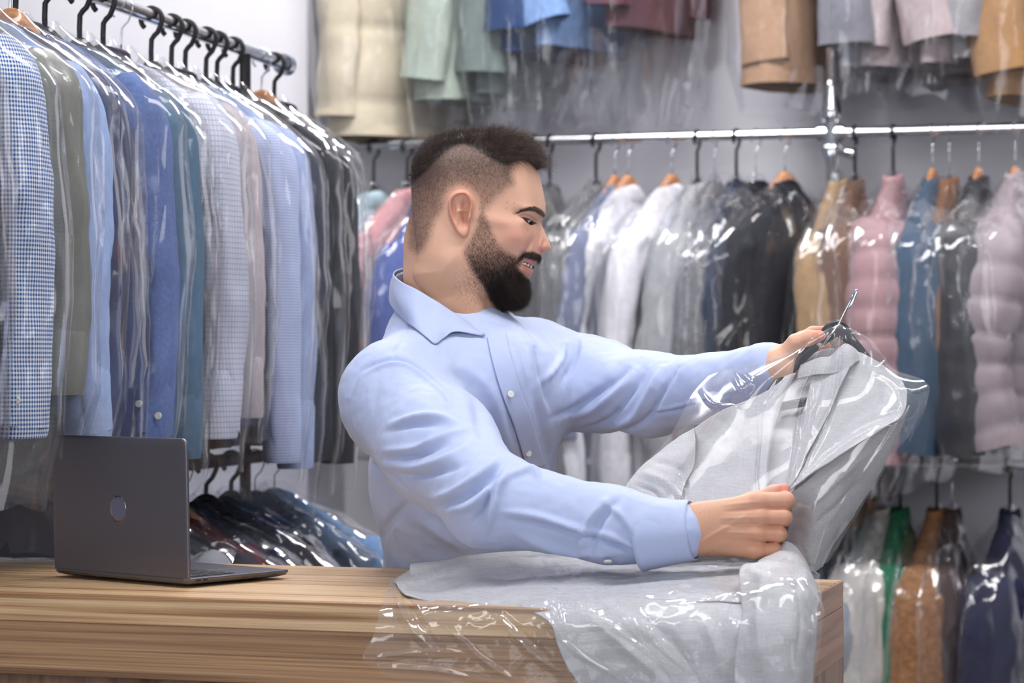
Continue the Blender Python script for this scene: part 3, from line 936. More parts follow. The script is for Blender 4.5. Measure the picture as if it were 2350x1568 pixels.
# keyboard: a recessed well, separate keys, trackpad
mb = MB(); plate(mb, LW - 0.034, 0.104, 0.003, [(0, 0.01432), (0, 0.01445)], lambda x, y, h: lf(x + 0.017, y + 0.012, h)); kb = mb.build('keyboard_well', M['key'], base)
kp = 0.0190
proto = None
for r in range(6):
    n = 14
    kw_ = (LW - 0.036) / n
    x0 = 0.018
    cols = [1] * n
    if r == 4: cols = [2.2] + [1] * 10 + [1.8]
    if r == 3: cols = [1.6] + [1] * 11 + [1.4]
    if r == 5: cols = [1, 1, 1, 1.2, 4.6, 1.2, 1, 1, 1, 1]
    x = x0
    for c in cols:
        w = c * kw_ * n / sum(cols)
        hgt = 0.009 if r == 0 else 0.0155
        y = 0.0135 + (0 if r == 0 else 0.0105 + (r - 1) * 0.0178)
        mb = MB(); plate(mb, w - 0.0025, hgt, 0.0015, [(0, 0.01445), (0.0002, 0.0153), (0.0007, 0.0155)], lambda a, b_, h: lf(a + x, b_ + y, h))
        ko = mb.build('key', M['key'], kb)
        if c == 1:
            g = MB(); g.box(tuple(lf(x + w / 2 - 0.001, y + hgt * 0.5, 0.01556)), (0.0022, 0.0022, 0.0001)); g.build('key_legend', M['glyph'], ko)
        x += w
mb = MB(); plate(mb, 0.13, 0.078, 0.004, [(0, 0.01432), (0.0004, 0.01448)], lambda x, y, h: lf(x + 0.087, y + 0.124, h)); mb.build('trackpad', M['alu'], base)
for hx_, fx_ in ((0.05, 0.05), (0.254, 0.05), (0.04, 0.17), (0.264, 0.17)):
    mb = MB(); c = lf(hx_, fx_, 0); mb.tube([c, c + (0, 0, 0.0045)], 0.007, 16); mb.build('foot', M['key'], base)
# ---------------------------------------------------------------- implicit-surface tools
def smin(a, b, k):
    h = np.clip(0.5 + 0.5 * (b - a) / k, 0, 1)
    return b * (1 - h) + a * h - k * h * (1 - h)


def cone(p, a, b, r1, r2, fl=None):
    """tapered capsule distance; fl=(axis, factor) flattens the section along an axis"""
    a, b = np.asarray(a, float), np.asarray(b, float)
    ab = b - a
    ap = p - a
    t = np.clip((ap @ ab) / (ab @ ab), 0, 1)
    d = ap - t[..., None] * ab
    if fl is not None:
        ax = np.asarray(fl[0], float)
        ax = ax / np.linalg.norm(ax)
        c = d @ ax
        d = d + c[..., None] * ax * (fl[1] - 1)
    return np.linalg.norm(d, axis=-1) - (r1 + (r2 - r1) * t)


def ell(p, c, r, R=None):
    d = p - np.asarray(c, float)
    if R is not None:
        d = d @ np.asarray(R)
    r = np.asarray(r, float)
    k = np.linalg.norm(d / r, axis=-1)
    return (k - 1) * r.min() * 1.0


def surface_nets(vol, lo, h):
    """vol[i,j,k] sampled at lo+h*(i,j,k); negative inside -> verts, quads"""
    s = vol < 0
    nx, ny, nz = vol.shape
    cnt = np.zeros((nx - 1, ny - 1, nz - 1), np.int8)
    pos = np.zeros((nx - 1, ny - 1, nz - 1, 3), np.float32)
    sl = [slice(0, -1), slice(1, None)]
    for ax in range(3):
        o = [x for x in range(3) if x != ax]
        for a in (0, 1):
            for b in (0, 1):
                i0, i1 = [None] * 3, [None] * 3
                i0[ax], i1[ax] = sl[0], sl[1]
                i0[o[0]] = i1[o[0]] = sl[a]
                i0[o[1]] = i1[o[1]] = sl[b]
                v0, v1 = vol[tuple(i0)], vol[tuple(i1)]
                m = (v0 < 0) != (v1 < 0)
                t = np.where(m, v0 / np.where(m, v0 - v1, 1), 0)
                cnt += m
                pos[..., ax] += np.where(m, t, 0)
                pos[..., o[0]] += np.where(m, a, 0)
                pos[..., o[1]] += np.where(m, b, 0)
    act = cnt > 0
    idx = -np.ones(cnt.shape, np.int64)
    idx[act] = np.arange(act.sum())
    ijk = np.argwhere(act)
    V = (ijk + pos[act] / cnt[act][:, None]) * h + np.asarray(lo)
    Q = []
    for ax in range(3):
        o1, o2 = (ax + 1) % 3, (ax + 2) % 3
        i0, i1 = [slice(None)] * 3, [slice(None)] * 3
        i0[ax], i1[ax] = slice(0, -1), slice(1, None)
        for o in (o1, o2):
            i0[o] = i1[o] = slice(1, -1)
        a0, a1 = s[tuple(i0)], s[tuple(i1)]
        for m, flip in ((a0 & ~a1, False), (~a0 & a1, True)):
            e = np.argwhere(m)
            if not len(e): continue
            c = e.copy()
            c[:, o1] += 1; c[:, o2] += 1
            def cell(d1, d2):
                q = c.copy(); q[:, o1] -= d1; q[:, o2] -= d2
                return idx[q[:, 0], q[:, 1], q[:, 2]]
            f = np.stack([cell(1, 1), cell(0, 1), cell(0, 0), cell(1, 0)], 1)
            if flip: f = f[:, ::-1]
            Q.append(f)
    Q = np.concatenate(Q)
    Q = Q[(Q >= 0).all(1)]
    return V, Q


def sdf_mesh(f, lo, hi, h):
    lo, hi = np.asarray(lo, float), np.asarray(hi, float)
    n = np.ceil((hi - lo) / h).astype(int) + 1
    xs, ys, zs = [lo[i] + h * np.arange(n[i]) for i in range(3)]
    vol = np.empty(tuple(n), np.float32)
    for i0 in range(0, n[0], 16):
        g = np.stack(np.meshgrid(xs[i0:i0 + 16], ys, zs, indexing='ij'), -1)
        vol[i0:i0 + 16] = f(g)
    return surface_nets(vol, lo, h)


def vnormals(V, Q):
    n = np.cross(V[Q[:, 2]] - V[Q[:, 0]], V[Q[:, 3]] - V[Q[:, 1]])
    N = np.zeros_like(V)
    for k in range(4):
        np.add.at(N, Q[:, k], n)
    return N / (np.linalg.norm(N, axis=1)[:, None] + 1e-12)


def relax(V, Q, it=2, lam=0.5, keep=None):
    E = np.concatenate([Q[:, [0, 1]], Q[:, [1, 2]], Q[:, [2, 3]], Q[:, [3, 0]]])
    E = np.concatenate([E, E[:, ::-1]])
    deg = np.bincount(E[:, 0], minlength=len(V)).astype(float)[:, None]
    for _ in range(it):
        for l in (lam, -lam * 1.03):
            S = np.zeros_like(V)
            for k in range(3):
                S[:, k] = np.bincount(E[:, 0], weights=V[E[:, 1], k], minlength=len(V))
            V = V + l * (S / np.maximum(deg, 1) - V)
    return V


def poly_sd(px, py, poly):
    """signed distance (px) to polygon, negative inside"""
    poly = np.asarray(poly, float)
    px, py = np.asarray(px, float), np.asarray(py, float)
    d = np.full(px.shape, 1e9)
    ins = np.zeros(px.shape, bool)
    n = len(poly)
    for i in range(n):
        (x0, y0), (x1, y1) = poly[i], poly[(i + 1) % n]
        ex, ey = x1 - x0, y1 - y0
        t = np.clip(((px - x0) * ex + (py - y0) * ey) / (ex * ex + ey * ey + 1e-12), 0, 1)
        d = np.minimum(d, (px - x0 - t * ex) ** 2 + (py - y0 - t * ey) ** 2)
        c = ((y0 > py) != (y1 > py))
        xi = x0 + (py - y0) * ex / (ey if abs(ey) > 1e-9 else 1e-9)
        ins ^= c & (px < xi)
    d = np.sqrt(d)
    return np.where(ins, -d, d)


def line_d(px, py, line):
    d = np.full(px.shape, 1e9); tt = np.zeros(px.shape)
    n = len(line) - 1
    for i in range(n):
        (x0, y0), (x1, y1) = line[i], line[i + 1]
        ex, ey = x1 - x0, y1 - y0
        t = np.clip(((px - x0) * ex + (py - y0) * ey) / (ex * ex + ey * ey + 1e-12), 0, 1)
        q = np.hypot(px - x0 - t * ex, py - y0 - t * ey)
        m = q < d
        d = np.where(m, q, d); tt = np.where(m, (i + t) / n, tt)
    return d, tt


def closed(poly, n=260):
    P_ = np.asarray(poly, float)
    E = np.vstack([P_[-3:], P_, P_[:3]])
    k = len(P_)
    t = np.linspace(0, k, n, endpoint=False)
    i = t.astype(int); u = (t - i)[:, None]
    p0, p1, p2, p3 = E[i + 2], E[i + 3], E[i + 4], E[(i + 5) % len(E)]
    return 0.5 * (2 * p1 + (p2 - p0) * u + (2 * p0 - 5 * p1 + 4 * p2 - p3) * u ** 2 + (3 * p1 - p0 - 3 * p2 + p3) * u ** 3)


def pix(V):
    V = np.asarray(V)
    return CX + F * V[..., 0] / V[..., 1], HY - F * (V[..., 2] - CAMZ) / V[..., 1]


def put_colors(o, C):
    at = o.data.color_attributes.new('tone', 'FLOAT_COLOR', 'POINT')
    at.data.foreach_set('color', np.concatenate([C, np.ones((len(C), 1))], 1).astype(np.float32).ravel())
# ---------------------------------------------------------------- the man: head
HYD = 3.86                                     # distance of the head's mid plane
HP = HYD / F                                   # metres per pixel there


def g2(x, y, cx, cy, sx, sy, ang=0.0):
    a = math.radians(ang)
    dx, dy = x - cx, y - cy
    u = dx * math.cos(a) + dy * math.sin(a)
    v = -dx * math.sin(a) + dy * math.cos(a)
    return np.exp(-0.5 * ((u / sx) ** 2 + (v / sy) ** 2))


skull = closed([(950, 640), (957, 600), (957, 560), (950, 510), (946, 460), (946, 410), (953, 370), (972, 340), (1005, 318), (1050, 306), (1100, 303), (1145, 308), (1185, 325),
                (1215, 355), (1233, 392), (1243, 425), (1249, 455), (1252, 480), (1249, 496), (1241, 510), (1238, 530), (1238, 555), (1240, 575), (1240, 590), (1237, 600),
                (1231, 606), (1224, 611), (1221, 616), (1222, 622), (1219, 634), (1211, 642), (1209, 655), (1209, 675), (1200, 692), (1180, 702), (1150, 697), (1115, 680),
                (1070, 680), (1000, 690)], 420)
nose_c = closed([(1240, 502), (1243, 516), (1250, 532), (1257, 548), (1263, 563), (1263, 571), (1258, 577), (1248, 581), (1236, 585), (1222, 580), (1222, 550), (1230, 520)], 160)
ear_c = closed([(1061, 447), (1046, 451), (1034, 465), (1031, 485), (1035, 508), (1043, 526), (1052, 541), (1064, 551), (1074, 547), (1078, 533), (1081, 515), (1086, 495), (1088, 475), (1083, 459), (1073, 449)], 160)
eye_c = [(1198, 505), (1206, 506.5), (1214, 509), (1222, 511.5), (1229, 515.5), (1222, 519), (1215, 520), (1207, 515)]
mouth_c = [(1195, 604.5), (1204, 602.5), (1213, 606), (1224, 610.5), (1223, 618), (1213, 616), (1204, 612), (1198, 608)]
beard_c = closed([(1108, 470), (1118, 500), (1130, 530), (1140, 552), (1152, 570), (1172, 584), (1190, 590), (1200, 580), (1215, 577), (1238, 586), (1243, 596), (1238, 606), (1226, 601),
                  (1205, 597), (1194, 602), (1192, 614), (1204, 632), (1214, 641), (1216, 655), (1216, 680), (1206, 705), (1180, 720), (1155, 712), (1130, 693), (1108, 662),
                  (1085, 628), (1070, 600), (1064, 582), (1078, 552), (1092, 528), (1098, 500)], 200)
buzz_c = closed([(1185, 400), (1188, 430), (1176, 442), (1160, 450), (1148, 462), (1132, 480), (1120, 492), (1100, 480), (1088, 460), (1068, 441), (1044, 444), (1028, 462), (1022, 490),
                 (1006, 520), (998, 550), (985, 575), (975, 585), (955, 590), (930, 560), (925, 450), (930, 360), (1000, 290), (1120, 285), (1200, 330)], 200)
toph_c = closed([(944, 420), (945, 375), (960, 345), (1000, 310), (1060, 290), (1120, 285), (1190, 300), (1240, 330), (1262, 370), (1258, 398), (1238, 396), (1215, 378), (1190, 372), (1172, 378), (1160, 385),
                 (1130, 372), (1095, 350), (1062, 338), (1030, 352), (1000, 380), (970, 405)], 200)


def head_t(x, y):
    """half width of the head (m) at profile pixel x,y; negative outside"""
    d = -poly_sd(x, y, skull) * HP
    # plateau width and edge rounding over the profile
    Tn = (0.077 * g2(x, y, 1040, 400, 110, 110) + 0.066 * g2(x, y, 1190, 420, 60, 70) + 0.066 * g2(x, y, 1150, 540, 60, 50) + 0.058 * g2(x, y, 1085, 620, 50, 50)
          + 0.036 * g2(x, y, 1185, 680, 36, 36) + 0.060 * g2(x, y, 980, 540, 60, 60) + 0.055 * g2(x, y, 990, 660, 50, 50) + 0.045 * g2(x, y, 1210, 620, 34, 34))
    Wn = (g2(x, y, 1040, 400, 110, 110) + g2(x, y, 1190, 420, 60, 70) + g2(x, y, 1150, 540, 60, 50) + g2(x, y, 1085, 620, 50, 50)
          + g2(x, y, 1185, 680, 36, 36) + g2(x, y, 980, 540, 60, 60) + g2(x, y, 990, 660, 50, 50) + g2(x, y, 1210, 620, 34, 34)) + 1e-9
    T = Tn / Wn
    R = 0.085 - 0.035 * sst(1130, 1230, x) - 0.012 * sst(560, 680, y) * sst(1100, 1200, x)
    q = np.clip(d / R, 0, 1)
    t = T * np.sqrt(np.clip(1 - (1 - q) ** 2, 0, 1)) + np.where(d < 0, d, 0)
    c = np.clip(d / 0.006, 0, 1)
    f = 0
    f = f - 0.0085 * g2(x, y, 1226, 513, 11, 10, 10)            # eye socket
    f = f - 0.0030 * g2(x, y, 1200, 500, 16, 8, 15)
    f = f + 0.0040 * g2(x, y, 1222, 489, 20, 6, 10)             # brow ridge
    f = f + 0.0036 * g2(x, y, 1206, 514, 11, 8, 25)             # lids over the eyeball
    f = f - 0.0016 * g2(x, y, 1205, 500.5, 14, 1.5, 16)         # lid fold
    f = f + 0.0065 * g2(x, y, 1192, 548, 24, 18, 20)            # smiling cheek
    f = f - 0.0050 * g2(x, y, 1213, 568, 4.5, 18, 28)           # fold beside the nose
    f = f - 0.0045 * g2(x, y, 1197, 592, 4, 12, 30)
    f = f - 0.0030 * g2(x, y, 1155, 470, 30, 20)                # temple
    f = f + 0.0028 * g2(x, y, 1150, 515, 40, 10, 10)            # cheekbone
    f = f + 0.0030 * g2(x, y, 1216, 601, 14, 3.2, 14)           # upper lip
    f = f + 0.0050 * g2(x, y, 1210, 625, 10, 5, 38)             # lower lip
    f = f - 0.0040 * g2(x, y, 1192, 606, 4, 5)                  # mouth corner
    f = f - 0.0030 * g2(x, y, 1204, 641, 10, 4, 20)
    f = f + 0.0060 * g2(x, y, 1185, 672, 22, 18)                # chin
    t = t + f * c
    # eye and mouth openings
    e = poly_sd(x, y, eye_c)
    t = t - 0.0055 * sst(1.0, -1.5, e)
    t = t - 0.0010 * g2(e, 0 * e, 2.0, 0, 1.2, 1) * -1.2
    m_ = poly_sd(x, y, mouth_c)
    t = t - 0.0042 * sst(0.8, -2.0, m_)
    return t


def nose_t(x, y):
    d = -poly_sd(x, y, nose_c) * HP
    T = 0.0075 + 0.0095 * sst(515, 562, y)
    R = 0.010 + 0.006 * sst(520, 560, y)
    q = np.clip(d / R, 0, 1)
    t = T * np.sqrt(np.clip(1 - (1 - q) ** 2, 0, 1)) + np.where(d < 0, d, 0)
    t = t + 0.006 * g2(x, y, 1234, 568, 8, 8.5) * np.clip(d / 0.002, 0, 1)                # wing
    t = t - 0.0040 * g2(x, y, 1246, 562, 3.0, 8, 20) * np.clip(d / 0.004, 0, 1)           # behind the tip
    t = t - 0.0085 * g2(x, y, 1243, 577.5, 6.5, 2.2, 4) * np.clip(d / 0.0005, 0, 1)       # nostril
    return t


def ear_h(x, y):
    e = poly_sd(x, y, ear_c)
    base = sst(1.5, -2.5, e)
    lean_ = 0.010 + 0.010 * sst(1085, 1035, x)
    rim = np.exp(-((e + 4.5) / 3.2) ** 2) * sst(545, 500, y)
    front = sst(1078, 1088, x)
    h = lean_ * 0.75 + 0.0065 * rim * (1 - 0.8 * front * sst(480, 500, y))
    h = h + 0.004 * g2(x, y, 1056, 492, 4, 22, 12)               # antihelix
    h = h - 0.0035 * g2(x, y, 1044, 488, 3.5, 24, -6)            # groove inside the rim
    h = h - 0.0120 * g2(x, y, 1068, 506, 6.5, 13, -8)            # bowl
    h = h - 0.0060 * g2(x, y, 1069, 478, 8, 8)                   # upper hollow
    h = h + 0.0040 * g2(x, y, 1066, 490, 9, 2.2, -15)            # crus
    h = h + 0.0060 * g2(x, y, 1079, 510, 3.2, 6)                 # tragus
    h = h + 0.0030 * g2(x, y, 1062, 540, 9, 9)                   # lobe
    return base * h


# tabulated on a fine profile grid, then looked up
_gx, _gy = np.meshgrid(np.arange(915, 1290, 1.0), np.arange(270, 760, 1.0), indexing='ij')
_HT = head_t(_gx, _gy)
_EH = ear_h(_gx, _gy)
_HT = np.where(_EH > 1e-4, _HT + _EH, _HT)
_NT = nose_t(_gx, _gy)


def look(T, x, y):
    u = np.clip(x - 915, 0, T.shape[0] - 1.001); v = np.clip(y - 270, 0, T.shape[1] - 1.001)
    i, j = u.astype(int), v.astype(int)
    a, b = u - i, v - j
    return T[i, j] * (1 - a) * (1 - b) + T[i + 1, j] * a * (1 - b) + T[i, j + 1] * (1 - a) * b + T[i + 1, j + 1] * a * b


NK0 = P(1020, 800, 3.90)
NK1 = P(1035, 700, 3.868)
NK2 = P(1035, 590, 3.86)


def head_f(p):
    x = CX + p[..., 0] / HP
    y = HY - (p[..., 2] - CAMZ) / HP
    lat = np.abs(p[..., 1] - HYD)
    a = lat - look(_HT, x, y)
    n = lat - look(_NT, x, y)
    s = smin(a, n, 0.004)
    nk = smin(cone(p, NK0, NK1, 0.066, 0.060), cone(p, NK1, NK2, 0.060, 0.060), 0.01)
    nk = smin(nk, cone(p, P(985, 790, 3.91), P(985, 560, 3.87), 0.045, 0.035), 0.03)
    # the neck muscle from behind the ear to the collar front
    nk = smin(nk, cone(p, P(1040, 600, 3.81), P(1085, 745, 3.835), 0.014, 0.016), 0.03)
    nk = smin(nk, cone(p, P(1100, 712, 3.86), P(1098, 690, 3.86), 0.012, 0.012), 0.02)
    return smin(s, nk, 0.045)


lo = [P(925, 0, HYD)[0], HYD - 0.108, P(0, 812, HYD)[2]]
hi = [P(1275, 0, HYD)[0], HYD + 0.108, P(0, 285, HYD)[2]]
HV, HQ = sdf_mesh(head_f, lo, hi, 0.00145)
HV = relax(HV, HQ, 2, 0.5)
hx = CX + HV[:, 0] / HP
hy = HY - (HV[:, 2] - CAMZ) / HP


def mixc(A, B, w):
    w = np.clip(w, 0, 1)[:, None]
    return A * (1 - w) + np.array(B)[None] * w


def c3(r, g, b):
    return np.array(rgb(r, g, b)[:3])


def skin_tone(n):
    return np.repeat(c3(226, 178, 152)[None], n, 0)


C = skin_tone(len(HV))
C = mixc(C, c3(214, 166, 132), sst(600, 680, hy) * 0.6)
C = mixc(C, c3(228, 150, 132), 0.45 * g2(hx, hy, 1180, 545, 30, 25) + 0.5 * g2(hx, hy, 1245, 568, 14, 14))
esd = poly_sd(hx, hy, ear_c)
C = mixc(C, c3(226, 150, 126), 0.6 * sst(3, -4, esd) * (0.5 + 0.5 * np.exp(-((esd + 5) / 5) ** 2)))
nz = fbm(np.stack([HV[:, 0] * 700, HV[:, 1] * 700, HV[:, 2] * 450], -1), 2)
side = 1.0
bz = sst(6, -22, poly_sd(hx, hy, buzz_c)) * (1 - sst(0, -6, esd))
dark = 0.30 + 0.42 * sst(470, 380, hy) + 0.22 * sst(1060, 960, hx) + 0.25 * nz * 0.6
C = mixc(C, c3(84, 68, 62), bz * np.clip(dark + 0.18, 0, 0.93))
th = sst(8, -6, poly_sd(hx, hy, toph_c))
C = mixc(C, c3(40, 32, 30), th)
bs = poly_sd(hx, hy, beard_c)
bd = sst(7, -12, bs)
low = sst(560, 660, hy) * 0.35 + 0.5 + 0.28 * sst(1100, 1190, hx) * sst(600, 650, hy)
C = mixc(C, c3(62, 46, 42), bd * np.clip(low + 0.2 * nz, 0, 0.95))
nb = g2(hx, hy, 1098, 655, 30, 42, 35)
C = mixc(C, c3(90, 66, 54), nb * 0.5 * (0.5 + 0.9 * nz) * (bs > 0))
ms = sst(2, -3, poly_sd(hx, hy, [(1192, 590), (1205, 581), (1222, 580), (1241, 585), (1243, 600), (1236, 605), (1222, 599), (1203, 598), (1193, 603), (1188, 600)]))
C = mixc(C, c3(62, 45, 40), ms * 0.7)
lips = np.maximum(sst(1.5, -1.5, poly_sd(hx, hy, [(1196, 601), (1204, 598), (1220, 599), (1233, 605), (1228, 610), (1212, 606), (1203, 602)])),
                  sst(1.5, -1.5, poly_sd(hx, hy, [(1193, 606), (1202, 614), (1213, 620), (1221, 624), (1220, 634), (1213, 635), (1203, 627), (1194, 614)])))
C = mixc(C, c3(206, 128, 116), lips * 0.85)
mo = sst(0.6, -1.2, poly_sd(hx, hy, mouth_c))
C = mixc(C, c3(88, 34, 32), mo)
brow_c = [(1180, 497), (1196, 488), (1210, 483), (1224, 479), (1236, 482), (1246, 488), (1252, 496), (1248, 500), (1238, 496), (1226, 490), (1210, 489), (1196, 492)]
br = sst(2.5, -1.5, poly_sd(hx, hy, brow_c))
C = mixc(C, c3(48, 36, 33), br * 0.9)
ey = sst(0.8, -0.8, poly_sd(hx, hy, eye_c))
C = mixc(C, c3(120, 70, 60), ey)
el, _t = line_d(hx, hy, [(1194, 503.5), (1206, 505.5), (1214, 508), (1222, 510.5), (1230, 515.5)])
C = mixc(C, c3(40, 26, 24), 0.9 * np.exp(-(el / 1.6) ** 2))
el, _t = line_d(hx, hy, [(1190, 501), (1202, 496), (1218, 500), (1230, 508)])
C = mixc(C, c3(160, 104, 84), 0.5 * np.exp(-(el / 2.0) ** 2))
for mx_, my_ in ((1211, 532), (1162, 484), (1180, 472), (1079, 421), (1164, 470)):
    C = mixc(C, c3(140, 90, 70), 0.6 * np.exp(-((hx - mx_) ** 2 + (hy - my_) ** 2) / 3))
HC = C

# skin material: tone from the mesh, light subsurface
m, N, L, b = nt('skin')
at = N.new('ShaderNodeAttribute'); at.attribute_name = 'tone'
L.new(at.outputs['Color'], b.inputs['Base Color'])
b.inputs['Roughness'].default_value = 0.48
b.inputs['Specular IOR Level'].default_value = 0.38
b.inputs['Subsurface Weight'].default_value = 0.0
b.inputs['Subsurface Radius'].default_value = (0.010, 0.004, 0.002)
b.inputs['Subsurface Scale'].default_value = 0.6
tc = N.new('ShaderNodeTexCoord')
n2 = N.new('ShaderNodeTexNoise'); n2.inputs['Scale'].default_value = 900
L.new(tc.outputs['Object'], n2.inputs['Vector'])
bp = N.new('ShaderNodeBump'); bp.inputs['Strength'].default_value = 0.12; bp.inputs['Distance'].default_value = 0.001
L.new(n2.outputs['Fac'], bp.inputs['Height']); L.new(bp.outputs[0], b.inputs['Normal'])
M['skin'] = m
M['hair'] = mat('dark_brown_hair', rgb(74, 58, 52), 0.42, spec=0.6, noise=0.35, nscale=60)
M['hair_black'] = mat('near_black_beard', rgb(46, 36, 33), 0.5, spec=0.4)
M['eye_white'] = mat('eye_white', rgb(196, 180, 172), 0.35)
M['iris'] = mat('brown_iris', rgb(34, 24, 20), 0.4, spec=0.15)
M['tooth'] = mat('tooth_enamel', rgb(236, 228, 214), 0.2)
# ---------------------------------------------------------------- hands (near: right hand, far: left hand)
K = lambda px, py, Y: P(px, py, Y)
YN = 3.330
near_fingers = []
for (mx, my), (qx, qy), r, dY in (((1741, 1151), (1803, 1149), 0.0122, 0.000), ((1742, 1186), (1797, 1187), 0.0122, -0.004), ((1737, 1223), (1786, 1225), 0.0115, -0.003), ((1733, 1263), (1776, 1262), 0.0105, 0.001)):
    near_fingers.append([K(mx, my, YN + dY + 0.002), K(qx, qy, YN + dY + 0.004), K(qx + 2, qy + 3, YN + dY + 0.028), K(qx - 30, qy + 6, YN + dY + 0.040), r])
W0, W1 = K(1470, 1222, 3.365), K(1597, 1216, 3.345)


def near_hand_f(p):
    f = cone(p, W0, W1, 0.036, 0.031, ((0, 1, 0), 1.25))
    f = smin(f, cone(p, W1, K(1650, 1208, 3.345), 0.031, 0.032, ((0, 1, 0), 1.5)), 0.02)
    for a, b_, c, d, r in near_fingers:
        f = smin(f, cone(p, K(1612, 0.45 * (HY - (a[2] - CAMZ) / a[1] * F) + 0.55 * 1215, 3.343), a, 0.019, 0.0125), 0.011)
    # knuckle bumps
    fing = None
    for a, b_, c, d, r in near_fingers:
        g = smin(cone(p, a, b_, r * 1.05, r * 0.98), cone(p, b_, c, r * 0.98, r * 0.92), 0.004)
        g = smin(g, cone(p, c, d, r * 0.92, r * 0.8), 0.004)
        g = smin(g, np.linalg.norm(p - (a + np.array([0, -0.006, 0])), axis=-1) - 0.0095, 0.008)
        fing = g if fing is None else np.minimum(fing, g) if False else smin(fing, g, 0.0006)
    f = smin(f, fing, 0.0055)
    th = smin(cone(p, K(1640, 1185, 3.365), K(1725, 1155, 3.372), 0.020, 0.014), cone(p, K(1725, 1155, 3.372), K(1776, 1134, 3.366), 0.0135, 0.012), 0.01)
    th = smin(th, cone(p, K(1776, 1134, 3.366), K(1800, 1123, 3.352), 0.0118, 0.0085), 0.006)
    f = smin(f, th, 0.006)
    # palm side
    f = smin(f, cone(p, K(1640, 1245, 3.365), K(1735, 1250, 3.368), 0.022, 0.018), 0.015)
    return f


NV, NQ = sdf_mesh(near_hand_f, P(1470, 1330, 3.25) - 0.01, [P(1840, 0, 3.4)[0] + 0.01, 3.43, P(0, 1080, 3.3)[2]], 0.00135)
NV = relax(NV, NQ, 2, 0.5)
YF = 3.60
fw0, fw1 = K(1700, 862, 3.66), K(1790, 842, YF + 0.01)
far_chain = [
    # thumb on the near side
    ([K(1800, 822, YF), K(1826, 786, YF - 0.012), K(1856, 776, YF - 0.018), K(1885, 771, YF - 0.012)], [0.017, 0.0125, 0.0118, 0.0085]),
    # index behind the hanger
    ([K(1812, 815, YF + 0.03), K(1838, 778, YF + 0.03), K(1866, 764, YF + 0.028), K(1890, 759, YF + 0.012)], [0.015, 0.0105, 0.0098, 0.0075]),
    ([K(1815, 830, YF + 0.03), K(1850, 800, YF + 0.042), K(1880, 792, YF + 0.035), K(1895, 797, YF + 0.02)], [0.014, 0.0108, 0.0098, 0.008]),
    ([K(1812, 842, YF + 0.03), K(1850, 824, YF + 0.042), K(1878, 818, YF + 0.035), K(1890, 824, YF + 0.02)], [0.013, 0.0102, 0.0092, 0.0078]),
    ([K(1808, 852, YF + 0.03), K(1842, 846, YF + 0.040), K(1866, 842, YF + 0.032), K(1876, 846, YF + 0.02)], [0.012, 0.0092, 0.0082, 0.0072]),
]


def far_hand_f(p):
    f = cone(p, fw0, fw1, 0.032, 0.027)
    f = smin(f, cone(p, fw1, K(1818, 822, YF + 0.018), 0.027, 0.024), 0.02)
    for pts, rr in far_chain:
        g = None
        for a, b_, r1, r2 in zip(pts[:-1], pts[1:], rr[:-1], rr[1:]):
            q = cone(p, a, b_, r1, r2)
            g = q if g is None else smin(g, q, 0.004)
        f = smin(f, g, 0.006)
    return f


FV, FQ = sdf_mesh(far_hand_f, P(1690, 900, 3.5) - (0, 0, 0.02), [P(1915, 0, 3.7)[0], 3.72, P(0, 735, 3.6)[2]], 0.0015)
FV = relax(FV, FQ, 2, 0.5)
nvx, nvy = pix(NV)
_nn = vnormals(NV, NQ)
_d = np.zeros(len(NV))
for ln, w, a in [([(1595, 1255), (1640, 1225), (1685, 1200), (1720, 1178)], 5, 0.0012), ([(1620, 1265), (1680, 1240), (1725, 1240)], 5, 0.0008),
                 ([(1665, 1175), (1735, 1169)], 5, -0.0016), ([(1660, 1205), (1735, 1205)], 5, -0.0018), ([(1660, 1238), (1732, 1243)], 5, -0.0018),
                 ([(1660, 1160), (1738, 1152)], 4, 0.0012), ([(1655, 1190), (1738, 1187)], 4, 0.0012), ([(1655, 1222), (1735, 1224)], 4, 0.0010),
                 ([(1795, 1136), (1798, 1162)], 2.5, -0.0008), ([(1790, 1175), (1792, 1200)], 2.5, -0.0008), ([(1779, 1213), (1781, 1237)], 2.5, -0.0008), ([(1770, 1252), (1772, 1273)], 2.5, -0.0008)]:
    e_, t_ = line_d(nvx, nvy, ln)
    _d += a * np.exp(-(e_ / w) ** 2) * np.sin(np.pi * np.clip(t_, 0.05, 0.95)) ** 0.5 * (_nn[:, 1] < 0.1)
NV = NV + _nn * _d[:, None]
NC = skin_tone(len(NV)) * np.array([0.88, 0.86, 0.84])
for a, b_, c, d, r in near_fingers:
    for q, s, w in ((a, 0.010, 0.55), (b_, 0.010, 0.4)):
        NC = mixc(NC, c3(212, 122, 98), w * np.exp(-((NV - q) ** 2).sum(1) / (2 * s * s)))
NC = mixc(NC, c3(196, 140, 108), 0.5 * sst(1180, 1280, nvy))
NC = mixc(NC, c3(222, 128, 118), 0.7 * np.exp(-((NV - K(1801, 1121, 3.35)) ** 2).sum(1) / (2 * 0.009 ** 2)))
NC = mixc(NC, c3(120, 88, 66), 0.20 * sst(1700, 1600, nvx) * np.clip(fbm(NV * 900, 2), 0, 1))
fvx, fvy = pix(FV)
FC = skin_tone(len(FV))
for q in (K(1885, 771, YF - 0.012), K(1890, 759, YF + 0.012)):
    FC = mixc(FC, c3(224, 128, 112), 0.75 * np.exp(-((FV - q) ** 2).sum(1) / (2 * 0.016 ** 2)))
